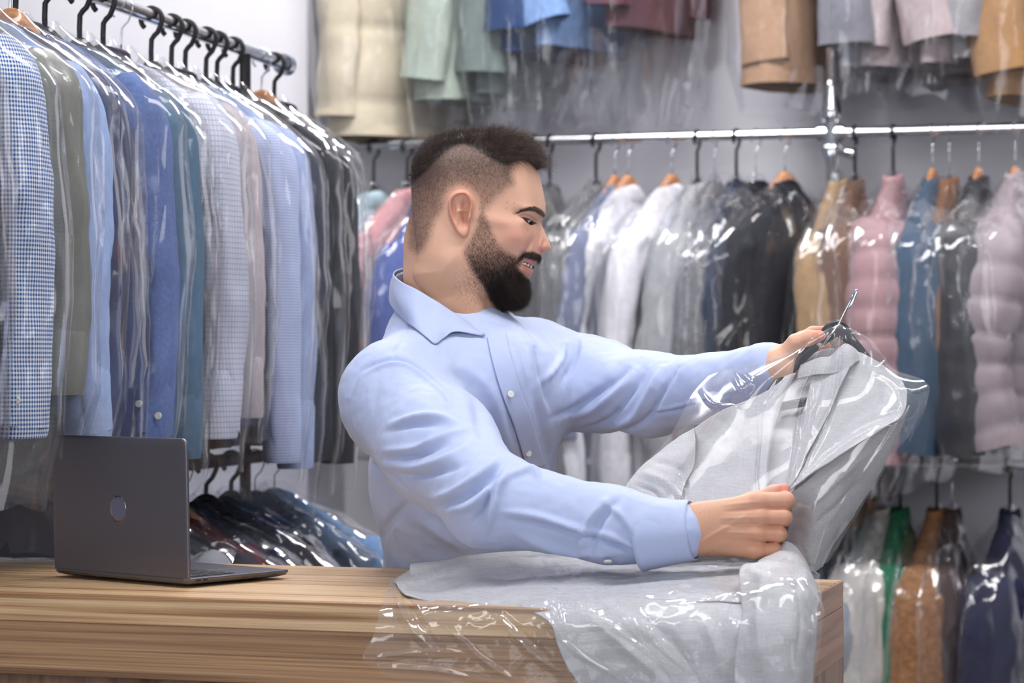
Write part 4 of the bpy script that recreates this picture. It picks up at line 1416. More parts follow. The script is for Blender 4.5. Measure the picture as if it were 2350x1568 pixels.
# ---------------------------------------------------------------- shirt, torso and arms
FW = np.array([math.cos(math.radians(35)), -math.sin(math.radians(35)), 0.0])    # the way the chest faces
LT = np.array([math.sin(math.radians(35)), math.cos(math.radians(35)), 0.0])     # towards his left (far) side
CH = K(1045, 930, 3.88)
SHN = K(912, 918, 3.735)      # near shoulder joint
SHF = K(1235, 850, 4.00)      # far shoulder joint
ELN = K(1125, 1150, 3.45)
WRN = K(1592, 1222, 3.345)
ELF = K(1490, 905, 3.83)
WRF = K(1790, 845, 3.615)
WST = K(1075, 1330, 4.04)
Rb = np.stack([LT, FW, np.array([0, 0, 1.0])], 1)


def torso_cone(p, a, b, r1, r2, latk, grow=0.0):
    """tapered trunk, wider across than deep"""
    a, b = np.asarray(a), np.asarray(b)
    ab = b - a
    t = np.clip(((p - a) @ ab) / (ab @ ab), 0, 1)
    d = p - a - t[..., None] * ab
    l = d @ LT
    d = d + (l / latk - l)[..., None] * LT
    return np.linalg.norm(d, axis=-1) - (r1 + (r2 - r1) * t) - grow


def shirt_f(p, g=0.0):
    f = torso_cone(p, K(1075, 925, 3.865), K(1062, 1110, 3.94), 0.142, 0.126, 1.30)
    f = smin(f, torso_cone(p, K(1062, 1110, 3.94), K(1075, 1400, 4.06), 0.126, 0.128, 1.22), 0.05)
    # upper back and chest, yoke to the neck
    f = smin(f, cone(p, K(1000, 800, 3.88), SHN + np.array([0.015, 0.01, 0.005]), 0.066, 0.076), 0.045)
    f = smin(f, cone(p, K(1075, 800, 3.91), SHF + np.array([-0.02, 0, 0.0]), 0.074, 0.070), 0.05)
    f = smin(f, cone(p, K(1000, 762, 3.885), K(1060, 775, 3.875), 0.066, 0.055), 0.05)
    f = smin(f, cone(p, K(1150, 880, 3.82), K(1210, 900, 3.90), 0.075, 0.07), 0.05)          # chest front
    # near arm
    f = smin(f, cone(p, SHN, K(1010, 1030, 3.60), 0.090, 0.083), 0.040)
    f = smin(f, cone(p, K(1010, 1030, 3.60), ELN, 0.083, 0.063), 0.03)
    f = smin(f, cone(p, ELN, K(1400, 1205, 3.385), 0.063, 0.053), 0.03)
    f = smin(f, cone(p, K(1400, 1205, 3.385), K(1560, 1220, 3.352), 0.053, 0.042), 0.02)
    # far arm
    f = smin(f, cone(p, SHF, K(1370, 885, 3.93), 0.080, 0.072), 0.04)
    f = smin(f, cone(p, K(1370, 885, 3.93), ELF, 0.070, 0.062), 0.03)
    f = smin(f, cone(p, ELF, K(1640, 890, 3.72), 0.062, 0.050), 0.03)
    f = smin(f, cone(p, K(1640, 890, 3.72), K(1765, 852, 3.63), 0.051, 0.043), 0.02)
    return f - g


def cut_neck(p, f):
    # opening for the neck
    n = cone(p, K(1000, 805, 3.895), K(1040, 640, 3.87), 0.060, 0.078)
    return np.maximum(f, -n)


SH = 0.0034
SV, SQ = sdf_mesh(lambda p: cut_neck(p, shirt_f(p)), [-0.34, 3.24, 1.055], [0.44, 4.26, 1.60], SH)
SV = relax(SV, SQ, 3, 0.5)
SN = vnormals(SV, SQ)
sx, sy = pix(SV)
camdir = np.array([0, 0, CAMZ]) - SV
camdir /= np.linalg.norm(camdir, axis=1)[:, None]
face = np.clip((SN * camdir).sum(1) * 2.2, 0, 1)
disp = np.zeros(len(SV))


def crease(line, w, amp, taper=True, w2=None):
    """fold: ridge of height amp (m) along a line seen at pixels, with a soft valley on its lower side"""
    global disp
    line = smoothpath(line, 26) if len(line) > 2 else np.array(line, float)
    w = w * 0.8
    d, t = line_d(sx, sy, line)
    tp = np.sin(np.pi * np.clip(t, 0.02, 0.98)) ** 0.6 if taper else 1.0
    disp = disp + 1.5 * amp * np.exp(-(d / w) ** 2) * tp * face


# ridges (+) and grooves (-) read from the sleeve and the shirt front
for ln, w, a in [
    ([(895, 975), (960, 958), (1010, 960), (1050, 975)], 10, 0.006), ([(885, 992), (950, 975), (1010, 978)], 8, -0.005),
    ([(880, 1035), (950, 1030), (1020, 1005), (1080, 985)], 10, 0.006), ([(882, 1052), (960, 1045), (1030, 1020)], 8, -0.005),
    ([(890, 1068), (960, 1072), (1040, 1050), (1090, 1010)], 12, 0.006), ([(905, 1092), (970, 1092), (1050, 1070), (1110, 1030)], 9, -0.005),
    ([(985, 1145), (1040, 1130), (1110, 1085), (1140, 1050)], 12, 0.007), ([(995, 1165), (1060, 1145), (1120, 1105), (1160, 1060)], 9, -0.006),
    ([(1020, 1175), (1080, 1160), (1135, 1110), (1165, 1075)], 12, 0.007), ([(1075, 1210), (1110, 1170), (1125, 1120), (1150, 1085)], 9, -0.008),
    ([(1110, 1235), (1130, 1180), (1145, 1120), (1175, 1085)], 10, 0.006),
    ([(1170, 1090), (1220, 1080), (1240, 1100)], 9, 0.006), ([(1150, 1175), (1230, 1185), (1330, 1215), (1420, 1235)], 10, 0.005), ([(1160, 1195), (1240, 1205), (1350, 1235), (1450, 1262)], 7, -0.0045),
    ([(1180, 1225), (1280, 1262), (1400, 1275)], 12, 0.005), ([(1330, 1270), (1350, 1200), (1400, 1140)], 12, 0.006), ([(1355, 1275), (1375, 1205), (1425, 1145)], 9, -0.005),
    ([(1380, 1150), (1430, 1190), (1465, 1250)], 10, 0.004), ([(1380, 1245), (1430, 1262), (1470, 1275)], 7, -0.005), ([(1390, 1225), (1440, 1248), (1470, 1260)], 7, 0.004),
    # armhole seam
    ([(800, 905), (830, 850), (890, 826), (940, 830), (1000, 868), (1035, 905), (1048, 950)], 5, -0.0045), ([(808, 915), (838, 862), (890, 838), (938, 842), (990, 876), (1025, 912), (1036, 950)], 6, 0.0035),
    ([(798, 915), (800, 960), (815, 1010), (845, 1055)], 5, -0.004), ([(840, 1062), (880, 1080), (940, 1130)], 6, -0.004),
    # shirt front folds
    ([(1000, 850), (1080, 880), (1105, 960), (1110, 1020)], 22, -0.006), ([(1060, 840), (1130, 900), (1160, 1000), (1190, 1070)], 16, 0.004),
    ([(1180, 780), (1215, 860), (1240, 960), (1260, 1060)], 14, -0.004), ([(1230, 800), (1250, 880), (1262, 940)], 8, -0.006), ([(1205, 790), (1225, 870), (1240, 930)], 10, 0.004),
    ([(950, 720), (930, 770), (905, 810), (905, 826)], 3.5, -0.002), ([(940, 1150), (880, 1220), (860, 1290)], 12, -0.006), ([(905, 1220), (915, 1260), (925, 1305)], 4, -0.003),
    ([(950, 1180), (1020, 1230), (1080, 1270)], 18, 0.005),
    # far arm
    ([(1265, 960), (1330, 930), (1400, 880), (1440, 845)], 9, -0.006), ([(1300, 960), (1370, 935), (1430, 890), (1460, 850)], 11, 0.006), ([(1340, 985), (1400, 960), (1450, 900), (1480, 850)], 8, -0.006),
    ([(1380, 990), (1450, 960), (1490, 900), (1520, 845)], 10, 0.006), ([(1420, 995), (1480, 965), (1520, 900), (1555, 845)], 8, -0.006), ([(1290, 880), (1320, 820), (1325, 770)], 8, -0.006),
    ([(1245, 880), (1285, 830), (1300, 775)], 10, 0.005), ([(1475, 955), (1560, 940), (1640, 915), (1700, 900)], 4, -0.003), ([(1475, 948), (1560, 932), (1640, 908), (1700, 893)], 4, 0.002),
]:
    crease(ln, w, a)
nn = fbm(SV * np.array([22, 22, 16]), 3)
disp = disp + 0.0016 * nn + 0.0008 * fbm(SV * 60, 2)
SV = SV + SN * disp[:, None]

# seam tints: only the fabric colour with fine thread texture
m, N, L, b = nt('shirt_cotton')
b.inputs['Base Color'].default_value = rgb(182, 195, 231)
b.inputs['Roughness'].default_value = 0.62
b.inputs['Specular IOR Level'].default_value = 0.25
b.inputs['Sheen Weight'].default_value = 0.25
tc = N.new('ShaderNodeTexCoord')
w1 = N.new('ShaderNodeTexNoise'); w1.inputs['Scale'].default_value = 1400
L.new(tc.outputs['Object'], w1.inputs['Vector'])
w2_ = N.new('ShaderNodeTexNoise'); w2_.inputs['Scale'].default_value = 45; w2_.inputs['Detail'].default_value = 5
L.new(tc.outputs['Object'], w2_.inputs['Vector'])
bp = N.new('ShaderNodeBump'); bp.inputs['Strength'].default_value = 0.10; bp.inputs['Distance'].default_value = 0.0008
L.new(w1.outputs['Fac'], bp.inputs['Height'])
bp2 = N.new('ShaderNodeBump'); bp2.inputs['Strength'].default_value = 0.12; bp2.inputs['Distance'].default_value = 0.006
L.new(w2_.outputs['Fac'], bp2.inputs['Height']); L.new(bp.outputs[0], bp2.inputs['Normal']); L.new(bp2.outputs[0], b.inputs['Normal'])
M['shirt'] = m
M['trouser'] = mat('dark_trousers', rgb(44, 48, 60), 0.85, bump=0.2)
M['shoe'] = mat('shoe_leather', rgb(34, 28, 26), 0.35)

# ---- assemble the person
man = empty('person', (K(1075, 1300, 4.05)[0], 4.05, 0))
tag(man, 'bearded man in a light blue shirt holding up a bagged jacket, smiling down at it', 'person')
MO = np.array(man.location)


def hidden_body(p):
    return shirt_f(p, -0.014)


BV, BQ = sdf_mesh(hidden_body, [-0.34, 3.24, 0.93], [0.44, 4.28, 1.60], 0.011)


def legs_f(p, g=0.0):
    hipc = np.array([MO[0], 4.08, 0.98])
    f = torso_cone(p, hipc, hipc - (0, 0, 0.06), 0.13, 0.125, 1.3)
    for s in (-1, 1):
        hp = hipc + LT * 0.095 * s - (0, 0, 0.06)
        kn = np.array([MO[0], 4.08, 0.52]) + LT * 0.11 * s + FW * 0.02
        an_ = np.array([MO[0], 4.08, 0.10]) + LT * 0.12 * s - FW * 0.01
        f = smin(f, cone(p, hp, kn, 0.095, 0.066), 0.03)
        f = smin(f, cone(p, kn, an_, 0.066, 0.048), 0.02)
    return f - g


LV, LQ = sdf_mesh(lambda p: legs_f(p, -0.012), [MO[0] - 0.35, 3.75, 0.03], [MO[0] + 0.35, 4.42, 1.14], 0.012)
_k = np.bincount(HQ.ravel(), minlength=len(HV)) > 0
_m = np.cumsum(_k) - 1
HV, HQ, HC, hx, hy = HV[_k], _m[HQ], HC[_k], hx[_k], hy[_k]
esd, bs, lips, mo = esd[_k], bs[_k], lips[_k], mo[_k]
allV = [HV, NV, FV, BV, LV]
allQ, off = [], 0
for v, q in zip(allV, (HQ, NQ, FQ, BQ, LQ)):
    allQ.append(q + off); off += len(v)
# join the pieces of skin under the shirt so that the body is one connected surface
offs = np.cumsum([0] + [len(v) for v in allV])
links = []


def link(i, j, sel_i):
    A_, B2 = allV[i], allV[j]
    ia = np.where(sel_i(A_))[0][::7]
    D = ((A_[ia][:, None] - B2[None, ::3]) ** 2).sum(-1)
    a_, b_ = np.unravel_index(np.argmin(D), D.shape)
    a_, b_ = ia[a_], b_ * 3
    qa = allQ[i][(allQ[i] == offs[i] + a_).any(1)][0]; qb = allQ[j][(allQ[j] == offs[j] + b_).any(1)][0]
    ka, kb_ = list(qa).index(offs[i] + a_), list(qb).index(offs[j] + b_)
    links.append([qa[ka], qa[(ka + 1) % 4], qb[(kb_ + 1) % 4], qb[kb_]])


link(0, 3, lambda v: v[:, 2] < CAMZ + 0.05)
link(1, 3, lambda v: v[:, 0] < K(1540, 0, 3.36)[0])
link(2, 3, lambda v: v[:, 0] < K(1750, 0, 3.63)[0])
link(3, 4, lambda v: v[:, 2] < 1.0)
allQ.append(np.array(links))
body = mesh_obj('body', np.concatenate(allV) - MO, np.concatenate(allQ), M['skin'], man)
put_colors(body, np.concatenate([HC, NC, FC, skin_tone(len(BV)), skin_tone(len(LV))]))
shirt = mesh_obj('shirt', SV - MO, SQ, M['shirt'], man)
TV, TQ = sdf_mesh(lambda p: np.maximum(legs_f(p, 0.004), p[..., 2] - 1.02), [MO[0] - 0.37, 3.73, 0.02], [MO[0] + 0.37, 4.44, 1.06], 0.010)
mesh_obj('trousers', TV - MO, TQ, M['trouser'], man)
for s in (-1, 1):
    an_ = np.array([MO[0], 4.08, 0.05]) + LT * 0.12 * s
    V_, Q_ = sdf_mesh(lambda p: np.maximum(smin(cone(p, an_ - FW * 0.04, an_ + FW * 0.14, 0.045, 0.038), cone(p, an_ + (0, 0, 0.0), an_ + (0, 0, 0.06), 0.05, 0.05), 0.02), 0.004 - p[..., 2]),
                      an_ - 0.24, an_ + 0.26, 0.006)
    mesh_obj('shoe', V_ - MO, Q_, M['shoe'], man)


def patch(ctrl, nu, nv, f=None):
    """control grid of points -> fine grid"""
    A = np.asarray(ctrl, float)
    B_ = np.stack([smoothpath(r, nv) for r in A])
    C_ = np.stack([smoothpath(B_[:, j], nu) for j in range(nv)], 1)
    if f is not None: C_ = f(C_)
    return C_.reshape(-1, 3), grid_faces(nu, nv)


def cloth(name, ctrl, nu, nv, m, parent, th=0.0012, f=None, off=None):
    V, Fc = patch(ctrl, nu, nv, f)
    if off is not None: V = V - off
    o = mesh_obj(name, V, Fc, m, parent)
    sd_ = o.modifiers.new('thickness', 'SOLIDIFY'); sd_.thickness = th; sd_.offset = 0
    return o


pl = lambda pts: [K(*p) for p in pts]
def onto(px, py, lift=0.0, ymin=3.62):
    """nearest shirt surface point seen at a pixel"""
    d = (sx_f - px) ** 2 + (sy_f - py) ** 2 + (SV[:, 1] < ymin) * 1e7
    c = np.argsort(d)[:60]
    i = c[0]
    return P(px, py, SV[i, 1] - lift)


SN = vnormals(SV, SQ)
vis_ = (SN * camdir).sum(1) > 0.05
sx_f, sy_f = pix(SV)
sx_f = np.where(vis_, sx_f, 1e6)

def snap(pts):
    """keep the collar leaf just outside the shirt"""
    out_ = []
    for x, y, Y in pts:
        if Y < 3.80:
            q = onto(x, y, 0.006)
            Y = min(Y, q[1])
        out_.append(K(x, y, Y))
    return out_


# collar: stand inside, leaf folded over
collar = cloth('collar', [
    pl([(1092, 700, 3.93), (1040, 665, 3.955), (985, 632, 3.95), (945, 616, 3.92), (912, 620, 3.885), (904, 632, 3.855), (925, 649, 3.81), (955, 664, 3.785), (985, 682, 3.778), (1007, 695, 3.775), (1032, 712, 3.775), (1066, 735, 3.775), (1112, 764, 3.79)]),
    snap([(1120, 730, 3.93), (1050, 700, 3.965), (985, 665, 3.965), (935, 640, 3.93), (900, 645, 3.89), (899, 663, 3.855), (915, 692, 3.80), (948, 710, 3.765), (982, 731, 3.755), (1003, 742, 3.748), (1025, 745, 3.75), (1058, 748, 3.755), (1112, 767, 3.785)]),
    snap([(1160, 745, 3.92), (1070, 735, 3.975), (985, 700, 3.975), (930, 668, 3.94), (897, 672, 3.895), (897, 700, 3.855), (930, 736, 3.790), (948, 750, 3.752), (982, 777, 3.735), (1000, 789, 3.728), (1019, 776, 3.735), (1046, 761, 3.745), (1108, 771, 3.780)])],
    26, 90, M['shirt'], man, 0.0016, off=MO)
cloth('collar_stand', [
    pl([(1100, 708, 3.925), (1040, 672, 3.945), (985, 640, 3.94), (945, 624, 3.912), (914, 628, 3.885), (910, 640, 3.857), (932, 657, 3.815), (966, 677, 3.79), (1010, 704, 3.782), (1060, 740, 3.782), (1112, 768, 3.795)]),
    pl([(1120, 760, 3.91), (1040, 740, 3.955), (985, 705, 3.955), (940, 690, 3.92), (912, 695, 3.885), (915, 712, 3.86), (940, 728, 3.82), (970, 745, 3.80), (1015, 770, 3.79), (1060, 790, 3.79), (1114, 800, 3.80)])],
    12, 70, M['shirt'], collar, 0.0012, off=MO)
# far collar leaf beside the beard
cloth('collar_leaf', [
    pl([(1110, 702, 3.90), (1125, 696, 3.885), (1142, 700, 3.875), (1160, 714, 3.87)]),
    pl([(1108, 735, 3.86), (1128, 735, 3.845), (1145, 730, 3.845), (1155, 728, 3.85)]),
    pl([(1112, 770, 3.79), (1128, 778, 3.79), (1136, 782, 3.795), (1148, 745, 3.82)])], 14, 18, M['shirt'], collar, 0.0016, off=MO)


# button placket
pk = [(1117, 772), (1130, 830), (1152, 905), (1178, 975), (1198, 1040), (1210, 1078)]
c0_ = smoothpath(pk, 40)
rows = []
for w_ in (-1, 1):
    pass
def strip(line, wid, n=40, lift=0.002):
    c = smoothpath(line, n)
    out_ = []
    for x, y in c:
        out_.append([onto(x + k * wid, y - k * wid * 0.25, lift) for k in (0, 0.25, 0.5, 0.75, 1)])
    A = np.array(out_)
    for _ in range(6):
        A[1:-1, :, 1] = 0.5 * A[1:-1, :, 1] + 0.25 * (A[:-2, :, 1] + A[2:, :, 1])
    return A
A = strip(pk, 44, 40, 0.003)
A[:, 0, 1] -= 0.002
o = mesh_obj('placket', A.reshape(-1, 3) - MO, grid_faces(40, 5), M['shirt'], shirt)
sd_ = o.modifiers.new('thickness', 'SOLIDIFY'); sd_.thickness = 0.003; sd_.offset = 0
o.modifiers.new('s', 'SUBSURF').render_levels = 1
for bx, by in ((1172, 905), (1212, 1041)):
    c = onto(bx, by, 0.0075)
    n_ = np.array([0.35, -0.93, 0.05]); n_ /= np.linalg.norm(n_)
    mb = MB(); mb.tube([c - MO, c + n_ * 0.0012 - MO, c + n_ * 0.003 - MO], np.array([0.0050, 0.0055, 0.0048]), 20)
    mb.build('button', M['button'], shirt)
# cuffs
def ring_cloth(name, path, radii, flat, m, parent, n=40, th=0.002):
    P_ = np.array(path); T, N_, B_ = frames(P_)
    a = np.arange(n) * 2 * math.pi / n
    V = P_[:, None] + np.array(radii)[:, None, None] * (flat[0] * np.cos(a)[None, :, None] * N_[:, None] + flat[1] * np.sin(a)[None, :, None] * B_[:, None])
    o = mesh_obj(name, V.reshape(-1, 3) - MO, grid_faces(len(P_), n, True), m, parent)
    s = o.modifiers.new('thickness', 'SOLIDIFY'); s.thickness = th; s.offset = 0
    return o
ca, cb = K(1468, 1229, 3.368), K(1590, 1217, 3.346)
pt = [ca + (cb - ca) * t for t in np.linspace(0, 1, 14)]
cuff = ring_cloth('cuff', pt, 0.0505 - 0.0085 * np.linspace(0, 1, 14) ** 1.0 + 0.0012 * np.exp(-((np.linspace(0, 1, 14) - 0.02) / 0.05) ** 2), (0.92, 0.98), M['shirt'], shirt)
c = K(1395, 1287, 3.345); mb = MB(); mb.tube([c - MO, c + np.array([0, -0.001, -0.003]) - MO], 0.0055, 16); mb.build('button', M['button'], shirt)
ca, cb = K(1700, 872, 3.678), K(1785, 846, 3.617)
pt = [ca + (cb - ca) * t for t in np.linspace(0, 1, 12)]
ring_cloth('cuff', pt, 0.046 - 0.008 * np.linspace(0, 1, 12), (0.95, 0.95), M['shirt'], shirt)

# ---- face parts
eyec = np.array([P(1206, 513, HYD)[0], 0, P(1206, 513, HYD)[2]])
for s in (-1, 1):
    ti = look(_HT, np.array([1213.0]), np.array([513.0]))[0]
    c = np.array([eyec[0], HYD + s * (ti - 0.0095), eyec[2]]) - MO
    V = []
    n1_, n2_ = 20, 28
    for i in range(n1_ + 1):
        for j in range(n2_):
            a_, b2 = math.pi * i / n1_, 2 * math.pi * j / n2_
            V.append((math.sin(a_) * math.cos(b2), math.sin(a_) * math.sin(b2), math.cos(a_)))
    V = np.array(V)
    gaze = np.array([0.72, s * 0.50, -0.42]); gaze /= np.linalg.norm(gaze)
    e = mesh_obj('eye', V * 0.0122 + c, grid_faces(n1_ + 1, n2_, True), M['eye_white'], body)
    k = V @ gaze
    mi_ = (k > 0.86)
    iv = V[:, :] * 0.0127 + c
    fcs = grid_faces(n1_ + 1, n2_, True)
    keep = mi_[fcs].sum(1) >= 2
    mesh_obj('iris', iv, fcs[keep], M['iris'], e)
# upper teeth following the smile, on both sides of the arch
for sgn in (-1, 1):
    for tx_, ty_, w_, h_ in ((1199.5, 606.0, 4.6, 6.0), (1205, 606.8, 5.2, 7.6), (1211.2, 609.0, 5.8, 8.6), (1217.6, 611.6, 6.0, 8.6), (1223.2, 613.4, 4.6, 8.0)):
        tl = look(_HT, np.array([tx_]), np.array([ty_]))[0] + 0.0012
        V = []
        for ins, dd in ((0, -0.004), (0, -0.0006), (0.0006, 0.0003)):
            for x, y in round_rect(w_ * 1.22 * HP - 2 * ins, h_ * HP - 2 * ins, 0.0013 - ins * 0.8, 4):
                u = x + ins - w_ * 1.22 * HP / 2; v = y + ins - h_ * HP / 2
                V.append((P(tx_, 0, HYD)[0] + u, HYD + sgn * (tl + dd - 0.45 * u), P(0, ty_, HYD)[2] + v - 0.30 * u))
        n = 20
        Fc = [(r_ * n + j, r_ * n + (j + 1) % n, (r_ + 1) * n + (j + 1) % n, (r_ + 1) * n + j) for r_ in range(2) for j in range(n)] + [tuple(range(2 * n, 3 * n))]
        mesh_obj('tooth', np.array(V) - MO, Fc, M['tooth'], body)

# ---- hair: strands rooted on the head mesh
HN = vnormals(HV, HQ)


def strands(name, roots, dirs, length, curl, r0, m, parent, seg=4, jitter=0.35, seed=1, droop=0.0):
    g = np.random.default_rng(seed)
    n = len(roots)
    dirs = dirs + g.normal(0, jitter, (n, 3))
    dirs /= np.linalg.norm(dirs, axis=1)[:, None]
    cv = g.normal(0, curl, (n, 3))
    ln = length * g.uniform(0.7, 1.15, n) if np.ndim(length) == 0 else length * g.uniform(0.75, 1.12, n)
    t = np.linspace(0, 1, seg + 1)
    pts = roots[:, None] + dirs[:, None] * (ln[:, None] * t[None])[..., None] + cv[:, None] * (ln[:, None] * t[None] ** 2)[..., None]
    pts[..., 2] -= droop * ln[:, None] * t[None] ** 2
    T = pts[:, -1] - pts[:, 0]
    T /= np.linalg.norm(T, axis=1)[:, None] + 1e-12
    A_ = np.cross(T, np.array([0.3, 1, 0.2])); A_ /= np.linalg.norm(A_, axis=1)[:, None] + 1e-12
    B_ = np.cross(T, A_)
    k = 3
    rr = r0 * (1 - 0.85 * t ** 1.5)
    V = []
    for j in range(k):
        a = 2 * math.pi * j / k
        V.append(pts + rr[None, :, None] * (math.cos(a) * A_ + math.sin(a) * B_)[:, None])
    V = np.stack(V, 2).reshape(-1, 3)            # n, seg+1, k
    base = np.arange(n)[:, None, None] * (seg + 1) * k
    i = np.arange(seg)[None, :, None] * k
    j = np.arange(k)[None, None, :]
    j2 = (j + 1) % k
    Fc = np.stack([base + i + j, base + i + j2, base + i + k + j2, base + i + k + j], -1).reshape(-1, 4)
    o = mesh_obj(name, V - MO, Fc, m, parent)
    o['kind'] = 'stuff'
    return o


def pick(w, n, seed):
    g = np.random.default_rng(seed)
    w = np.clip(w, 0, None); w = w / w.sum()
    i = g.choice(len(HV), n, p=w)
    return HV[i] + g.normal(0, 0.0004, (n, 3)), HN[i], hx[i], hy[i]


# swept-up top hair
wt = sst(3, -6, poly_sd(hx, hy, toph_c)) * (HN[:, 2] > -0.3) * (1 - sst(1228, 1238, hx))
r, n_, qx_, qy_ = pick(wt, 11000, 5)
fwd = sst(1020, 1180, qx_)[:, None]
d = n_ * 0.55 + np.array([0.95, 0, 0.25]) * fwd + np.array([-0.25, 0, 0.45]) * (1 - fwd) * 0.6
ln = 0.013 + 0.016 * sst(1060, 1190, qx_) * sst(420, 330, qy_) - 0.004 * sst(1000, 950, qx_)
d = d + 0.45 * np.stack([fbm(r * 95 + k * 9, 2) for k in range(3)], -1)
strands('top_hair', r - n_ * 0.001, d, ln, 0.22, 0.00022, M['hair'], body, seg=5, jitter=0.24, seed=11, droop=0.12)
r, n_, qx_, qy_ = pick(wt * sst(1130, 1190, hx) * sst(1232, 1215, hx) * sst(400, 370, hy), 4200, 6)
d = n_ * 0.35 + np.array([1.0, 0, 0.12])
strands('fringe', r, d, 0.030, 0.22, 0.00022, M['hair'], body, seg=6, jitter=0.16, seed=12, droop=0.35)
# clipped sides
wb = sst(4, -18, poly_sd(hx, hy, buzz_c)) * (1 - sst(2, -2, esd)) * (0.25 + 0.75 * sst(520, 360, hy))
r, n_, qx_, qy_ = pick(wb, 15000, 8)
strands('clipped_hair', r, n_ * 0.5 + np.array([-0.15, 0, -0.7]), 0.0042, 0.1, 0.00011, M['hair'], body, seg=2, jitter=0.25, seed=13)
# beard
wb = sst(3, -10, bs) * (1 - lips) * (1 - mo) * (hy > 470)
wb = wb * (0.30 + 0.7 * sst(560, 640, hy))
r, n_, qx_, qy_ = pick(wb, 15000, 9)
ln = 0.0040 + 0.008 * sst(590, 660, qy_) * sst(1080, 1170, qx_)
ln = np.where((qy_ < 606) & (qx_ > 1190), 0.0055, ln)
strands('beard', r, n_ * 0.45 + np.array([0.28, 0, -0.85]), ln, 0.22, 0.00014, M['hair_black'], body, seg=3, jitter=0.25, seed=14)
wc = sst(3, -6, bs) * sst(640, 665, hy) * sst(1110, 1150, hx) * (1 - lips)
r, n_, qx_, qy_ = pick(wc, 6500, 10)
strands('chin_beard', r, n_ * 0.5 + np.array([0.05, 0, -0.9]), 0.0085, 0.3, 0.00018, M['hair_black'], body, seg=3, jitter=0.28, seed=15)
wm = sst(1, -2, poly_sd(hx, hy, [(1190, 598), (1197, 588), (1207, 581), (1224, 579), (1241, 585), (1242, 594), (1230, 597), (1205, 593), (1193, 601)]))
r, n_, qx_, qy_ = pick(wm, 1100, 16)
strands('moustache', r, n_ * 0.4 + np.array([-0.2, 0, -0.8]), 0.0038, 0.2, 0.00013, M['hair_black'], body, seg=3, jitter=0.22, seed=16)
wr = sst(1.5, -1, poly_sd(hx, hy, brow_c))
r, n_, qx_, qy_ = pick(wr, 1800, 17)
strands('eyebrow', r, n_ * 0.25 + np.array([-0.8, 0, 0.25]), 0.0055, 0.1, 0.00013, M['hair_black'], body, seg=3, jitter=0.15, seed=17)

# ---------------------------------------------------------------- the held jacket, its hanger and its bag
M['linen'] = None
m, N, L, b = nt('grey_linen')
tc = N.new('ShaderNodeTexCoord')
cols = []
for sc_, lo_, hi_ in (((1.2, 1.0, 14.0), 0.90, 1.08), ((12.0, 1.0, 1.5), 0.93, 1.05)):
    mp = N.new('ShaderNodeMapping'); mp.inputs['Scale'].default_value = sc_
    mp.inputs['Rotation'].default_value = (0, math.radians(28), 0)
    L.new(tc.outputs['Object'], mp.inputs[0])
    n_ = N.new('ShaderNodeTexNoise'); n_.inputs['Scale'].default_value = 60; n_.inputs['Detail'].default_value = 4
    L.new(mp.outputs[0], n_.inputs['Vector'])
    mr = N.new('ShaderNodeMapRange'); mr.inputs['From Min'].default_value = 0.3; mr.inputs['From Max'].default_value = 0.7
    mr.inputs['To Min'].default_value = lo_; mr.inputs['To Max'].default_value = hi_
    L.new(n_.outputs['Fac'], mr.inputs[0]); cols.append(mr)
mu = N.new('ShaderNodeMath'); mu.operation = 'MULTIPLY'
L.new(cols[0].outputs[0], mu.inputs[0]); L.new(cols[1].outputs[0], mu.inputs[1])
mx = N.new('ShaderNodeMix'); mx.data_type = 'RGBA'; mx.blend_type = 'MULTIPLY'; mx.inputs['Factor'].default_value = 1
mx.inputs['A'].default_value = rgb(192, 192, 196)
L.new(mu.outputs[0], mx.inputs['B']); L.new(mx.outputs['Result'], b.inputs['Base Color'])
b.inputs['Roughness'].default_value = 0.9; b.inputs['Specular IOR Level'].default_value = 0.15
bp = N.new('ShaderNodeBump'); bp.inputs['Strength'].default_value = 0.35; bp.inputs['Distance'].default_value = 0.001
L.new(mu.outputs[0], bp.inputs['Height']); L.new(bp.outputs[0], b.inputs['Normal'])
M['linen'] = m
M['lining'] = mat('pale_lining', rgb(196, 194, 200), 0.55, noise=0.04, nscale=80)


def sheet(name, ctrl, nu, nv, m, parent, creases=(), amp=0.002, freq=14, th=0.0018, org=None, seed=0, ridge=0.0, rfreq=10, smooth=True, stretch=(1, 1, 1), fine=0.0):
    A = [[K(*p) for p in r] for r in ctrl]
    V, Fc = patch(A, nu, nv)
    Nn = vnormals(V, Fc)
    vx, vy = pix(V)
    cd_ = np.array([0, 0, CAMZ]) - V
    sg = np.sign((Nn * cd_).sum(1))[:, None]
    Nn = Nn * np.where(sg == 0, 1, sg)
    q = V * np.array(stretch) * freq + seed * 3.7
    d = fbm(q, 3) * amp
    if ridge:
        d = d + ridged(V * np.array(stretch) * rfreq + seed * 1.3, 3) * ridge
    if fine:
        d = d + ridged(V * rfreq * 3.1 + seed, 2) * fine
    for ln, w, a in creases:
        ln = smoothpath(ln, 24) if len(ln) > 2 else np.array(ln, float)
        e, t = line_d(vx, vy, ln)
        d = d + a * np.maximum(0, 1 - e / (w * 1.6)) ** 1.3 * np.sin(np.pi * np.clip(t, 0.03, 0.97)) ** 0.5
    V = V + Nn * d[:, None]
    if org is not None: V = V - org
    o = mesh_obj(name, V, Fc, m, parent, smooth=smooth)
    if th:
        s = o.modifiers.new('thickness', 'SOLIDIFY'); s.thickness = th; s.offset = 0
    return o


JO = K(1400, 1380, 3.3); JO[2] = CT
jk = empty('linen_jacket', tuple(JO))
tag(jk, 'light grey linen jacket in film, held up by the man and draped over the counter', 'jacket')
J = dict(org=JO)
lm = M['linen']
